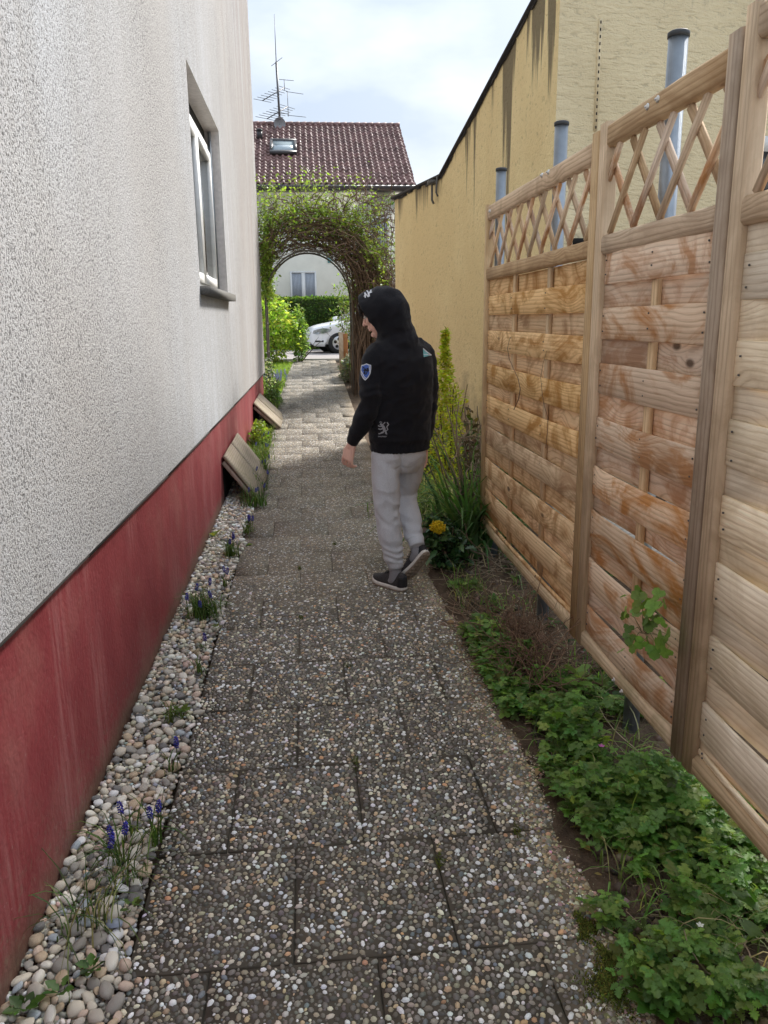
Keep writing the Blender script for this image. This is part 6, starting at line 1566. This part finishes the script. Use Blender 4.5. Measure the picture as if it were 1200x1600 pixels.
# ---- shoes
def shoe(heel, toe_dir, up_dir, L=.262, right=False):
    y_ = nrm(toe_dir); z_ = nrm(np.asarray(up_dir) - y_ * np.dot(up_dir, y_)); x_ = np.cross(y_, z_)
    W = lambda P: np.asarray(heel) + P[:, :1] * x_ + P[:, 1:2] * y_ + P[:, 2:3] * z_
    s = L / .275; ysn = np.array([0, .010, .03, .07, .12, .17, .205, .235, .258, .270, .275]) * s
    hw = np.array([.010, .024, .031, .035, .0345, .040, .045, .044, .034, .020, .006]); off = np.array([0, 0, 0, -.002, -.003, -.001, .001, .002, .001, 0, 0]) * (-1 if right else 1)
    spring = np.array([.006, .003, 0, 0, 0, 0, .001, .005, .011, .017, .021])
    root = obj('shoe', *loft([W(np.stack([off[i] + hw[i]*.93*np.cos(th_), np.full(32, ysn[i]), .020 + spring[i] + np.where(np.sin(th_) > 0, np.abs(np.sin(th_)) ** .75 * hgt, np.sin(th_) * .004)], 1))
        for th_ in [np.arange(32) * 2 * math.pi / 32] for i, hgt in enumerate((.055, .076, .088, .086, .076, .063, .048, .037, .027, .018, .006))]), M['knit'], person, True)
    def band(z0, z1, k0, k1, nm, mt):
        rings = []; pts = lambda k, zz: np.concatenate([np.stack([off + hw*k, ysn, spring + zz], 1), np.stack([off - hw*k, ysn, spring + zz], 1)[::-1]])
        c_ = np.array([0, L/2, 0])
        lo, a, b_, hi = pts(k0*.9, z0), pts(k0, z0 + .003), pts(k1, z1 - .004), pts(k1*.9, z1)
        V, F = loft([W(lo), W(a), W(b_), W(hi)]); return obj(nm, V, F, mt, root, False)
    band(.004, .026, 1.06, 1.02, 'midsole', M['midsole']); band(-.003, .006, 1.04, 1.05, 'outsole', M['outsole'])
    for i, yy_ in enumerate((.02, .05, .08, .115, .15, .18, .21, .235)):                # tread lugs
        k_ = np.interp(yy_ * s, ysn, hw) * .82; m = MB(); sp_ = float(np.interp(yy_ * s, ysn, spring))
        for sx in (-.5, .5):
            Pm = np.array([(sx*k_*1.05 + a*k_*.42, yy_*s + b_*.009, -.003 + sp_ + c_) for c_ in (-.0035, .001) for a, b_ in ((-1, -1), (1, -1), (1, 1), (-1, 1))])
            m.add(W(Pm), [(0,3,2,1),(4,5,6,7),(0,1,5,4),(1,2,6,5),(2,3,7,6),(3,0,4,7)])
        o = m.build('tread', M['outsole'], root); o['kind'] = 'stuff'
    # dark heel counter and collar
    rr = []
    for t in np.linspace(0, 1, 5):
        a = np.linspace(-1.9, 1.9, 18); base_h = .024 + t * .062
        rr.append(np.stack([.0335*np.sin(a)*(1 - .10*t), .034*s - .034*s*np.cos(a)*(1.0 + .02*t), np.full(18, base_h)], 1))
    outer = [W(r_ + np.array([0, -.0015, 0])) for r_ in rr]; inner = [W(r_ * [.93, 1, 1] + [0, .003, 0]) for r_ in rr]
    Vv = np.concatenate(outer + inner[::-1]); nn = 18; Ff = [(i*nn+j, i*nn+j+1, (i+1)*nn+j+1, (i+1)*nn+j) for i in range(9) for j in range(nn-1)]
    obj('heel_counter', Vv, Ff, M['shoe_black'], root, True)
    m = MB()
    for i, yy_ in enumerate((.105, .122, .139, .156)):
        h_ = np.interp(yy_*s, ysn, (.055, .076, .088, .086, .076, .063, .048, .037, .027, .018, .006)) + .022; w_ = .022
        m.tube(W(np.array([(-w_, yy_*s, h_ - .010), (-w_*.4, yy_*s + .004, h_ + .002), (w_*.4, yy_*s + .008, h_ + .002), (w_, yy_*s + .012, h_ - .010)])), .003, 6)
    o = m.build('laces', M['shoe_black'], root, True); o['kind'] = 'stuff'
    if right:
        sx = -1; P = [(sx*.036 , .050 + .016*math.cos(a), .060 + .020*math.sin(a)) for a in np.linspace(0, 2*math.pi, 15)]
        V, F = tube(W(np.array(P)), .0035, 6, False); obj('loop', V, F, M['printg'], root, True)
        V = W(np.array([(sx*.0355, .050 + .013*math.cos(a), .060 + .017*math.sin(a)) for a in np.linspace(0, 2*math.pi, 14)[:-1]])); obj('loop_fill', V, [tuple(range(13))], M['lime'], root)
    return root
shoe(np.array([.535, 4.318, .006]), (-.62, .78, 0), (0, 0, 1))
shoe(np.array([.668, 4.325, .232]), (-.487, .381, -.784), (-.29, .778, .557), right=True)

# ---- prints on the sweatshirt: flat shapes lying on the cloth
_me = hood_o.data; _off = np.array(hood_o.location) + np.array(person.location)
_bv = BVHTree.FromPolygons([tuple(np.array(v.co[:]) + _off) for v in _me.vertices], [tuple(p.vertices) for p in _me.polygons])
def on_cloth(px, py, lift):
    d_ = nrm(ray(px, py)); hit, nn, _, _ = _bv.ray_cast(Vector((0, 0, EYE)), Vector(d_))
    if hit is None: return None
    if nn.dot(Vector(d_)) > 0: nn = -nn
    return np.array(hit) + np.array(nn) * lift
def strokes(name, lst, mat, lift=.0022):
    V, F = [], []
    for w_, pts in lst:
        P = [np.array(pts[0], float)]
        for a, b_ in zip(pts[:-1], pts[1:]):
            k_ = max(1, int(np.hypot(b_[0]-a[0], b_[1]-a[1]) / 1.2))
            for i in range(1, k_ + 1): P.append(np.array(a) + (np.array(b_) - np.array(a)) * i / k_)
        P = np.array(P); T_ = np.gradient(P, axis=0); T_ /= np.maximum(np.linalg.norm(T_, axis=1, keepdims=True), 1e-6); Nn = np.stack([-T_[:, 1], T_[:, 0]], 1) * w_ / 2
        prev = None
        for p, n_ in zip(P, Nn):
            q = [on_cloth(*(p + n_), lift), on_cloth(*(p - n_), lift)]
            if q[0] is None or q[1] is None: prev = None; continue
            i = len(V); V += q
            if prev is not None: F.append((prev, prev + 1, i + 1, i))
            prev = i
    if F: return obj(name, V, F, mat, person)
def patch(name, poly, mat, lift):
    poly = np.array(poly, float); c = poly.mean(0); V, F = [], []; n = len(poly)
    pts = [c] + [c + (p - c) * f for f in (.5, 1.0) for p in poly]; Q = [on_cloth(*p, lift) for p in pts]
    if any(q_ is None for q_ in Q): 
        return None
    F = [(0, 1 + i, 1 + (i+1) % n) for i in range(n)] + [(1 + i, 1 + n + i, 1 + n + (i+1) % n, 1 + (i+1) % n) for i in range(n)]
    return obj(name, Q, F, mat, person)
z3 = lambda pts: [(500 + x/5.0, 430 + y/5.0) for x, y in pts]
S5 = lambda w_, pts: (w_ / 5.0, z3(pts))
strokes('hood_logo', [S5(9, [(352, 138), (356, 178)]), S5(9, [(350, 138), (380, 172)]), S5(8, [(380, 172), (376, 128)]), S5(8, [(366, 122), (384, 146)]), S5(8, [(402, 116), (384, 146)]), S5(9, [(384, 146), (388, 168)]), S5(7, [(344, 166), (360, 158)]), S5(7, [(390, 140), (408, 132)])], M['printw'])
sh = np.array([(326, 702), (345, 699), (365, 690), (382, 698), (400, 702), (399, 735), (394, 770), (378, 800), (355, 824), (336, 806), (322, 775), (320, 735)], float); c_ = sh.mean(0)
patch('sleeve_badge', z3(sh), M['printw'], .0018); patch('badge_field', z3(c_ + (sh - c_)*.86), M['printb'], .0026)
strokes('badge_motif', [S5(24, [(350, 735), (362, 752), (352, 775)]), S5(14, [(372, 725), (378, 752)]), S5(9, [(340, 720), (352, 730)])], M['printk'], .0034); strokes('badge_line', [S5(5, [(330, 752), (345, 790), (360, 806)]), S5(5, [(386, 712), (390, 760)])], M['printw'], .0038)
patch('shoulder_print', z3([(803, 574), (822, 592), (846, 610), (868, 627), (838, 634), (809, 641), (805, 608)]), M['printt'], .002); strokes('shoulder_stripe', [S5(7, [(803, 574), (836, 604), (868, 626)]), S5(5, [(808, 622), (840, 622), (866, 627)])], M['printw'], .003)
strokes('lion_print', [S5(17, [(470, 1162), (482, 1166), (492, 1180)]), S5(21, [(490, 1176), (502, 1196), (504, 1216)]), S5(14, [(503, 1210), (494, 1226), (478, 1232)]), S5(8, [(478, 1232), (468, 1238), (458, 1237)]), S5(12, [(506, 1212), (517, 1226), (514, 1238)]), S5(8, [(514, 1238), (526, 1241)]),
    S5(9, [(490, 1180), (468, 1182), (456, 1174)]), S5(9, [(496, 1196), (472, 1204), (458, 1200)]), S5(8, [(488, 1172), (500, 1158), (510, 1148)]), S5(8, [(508, 1220), (530, 1206), (522, 1184), (536, 1166), (524, 1148)]), S5(6, [(466, 1150), (474, 1144), (486, 1150)])], M['printg'])
strokes('small_lettering', [S5(3, [(458 + 9.5*i, 1258 + (i % 3)*2.5), (464 + 9.5*i, 1258 + (i % 3)*2.5)]) for i in range(7)] + [S5(3, [(458 + 9.5*i, 1255), (458 + 9.5*i, 1265)]) for i in range(7)], M['printg'])
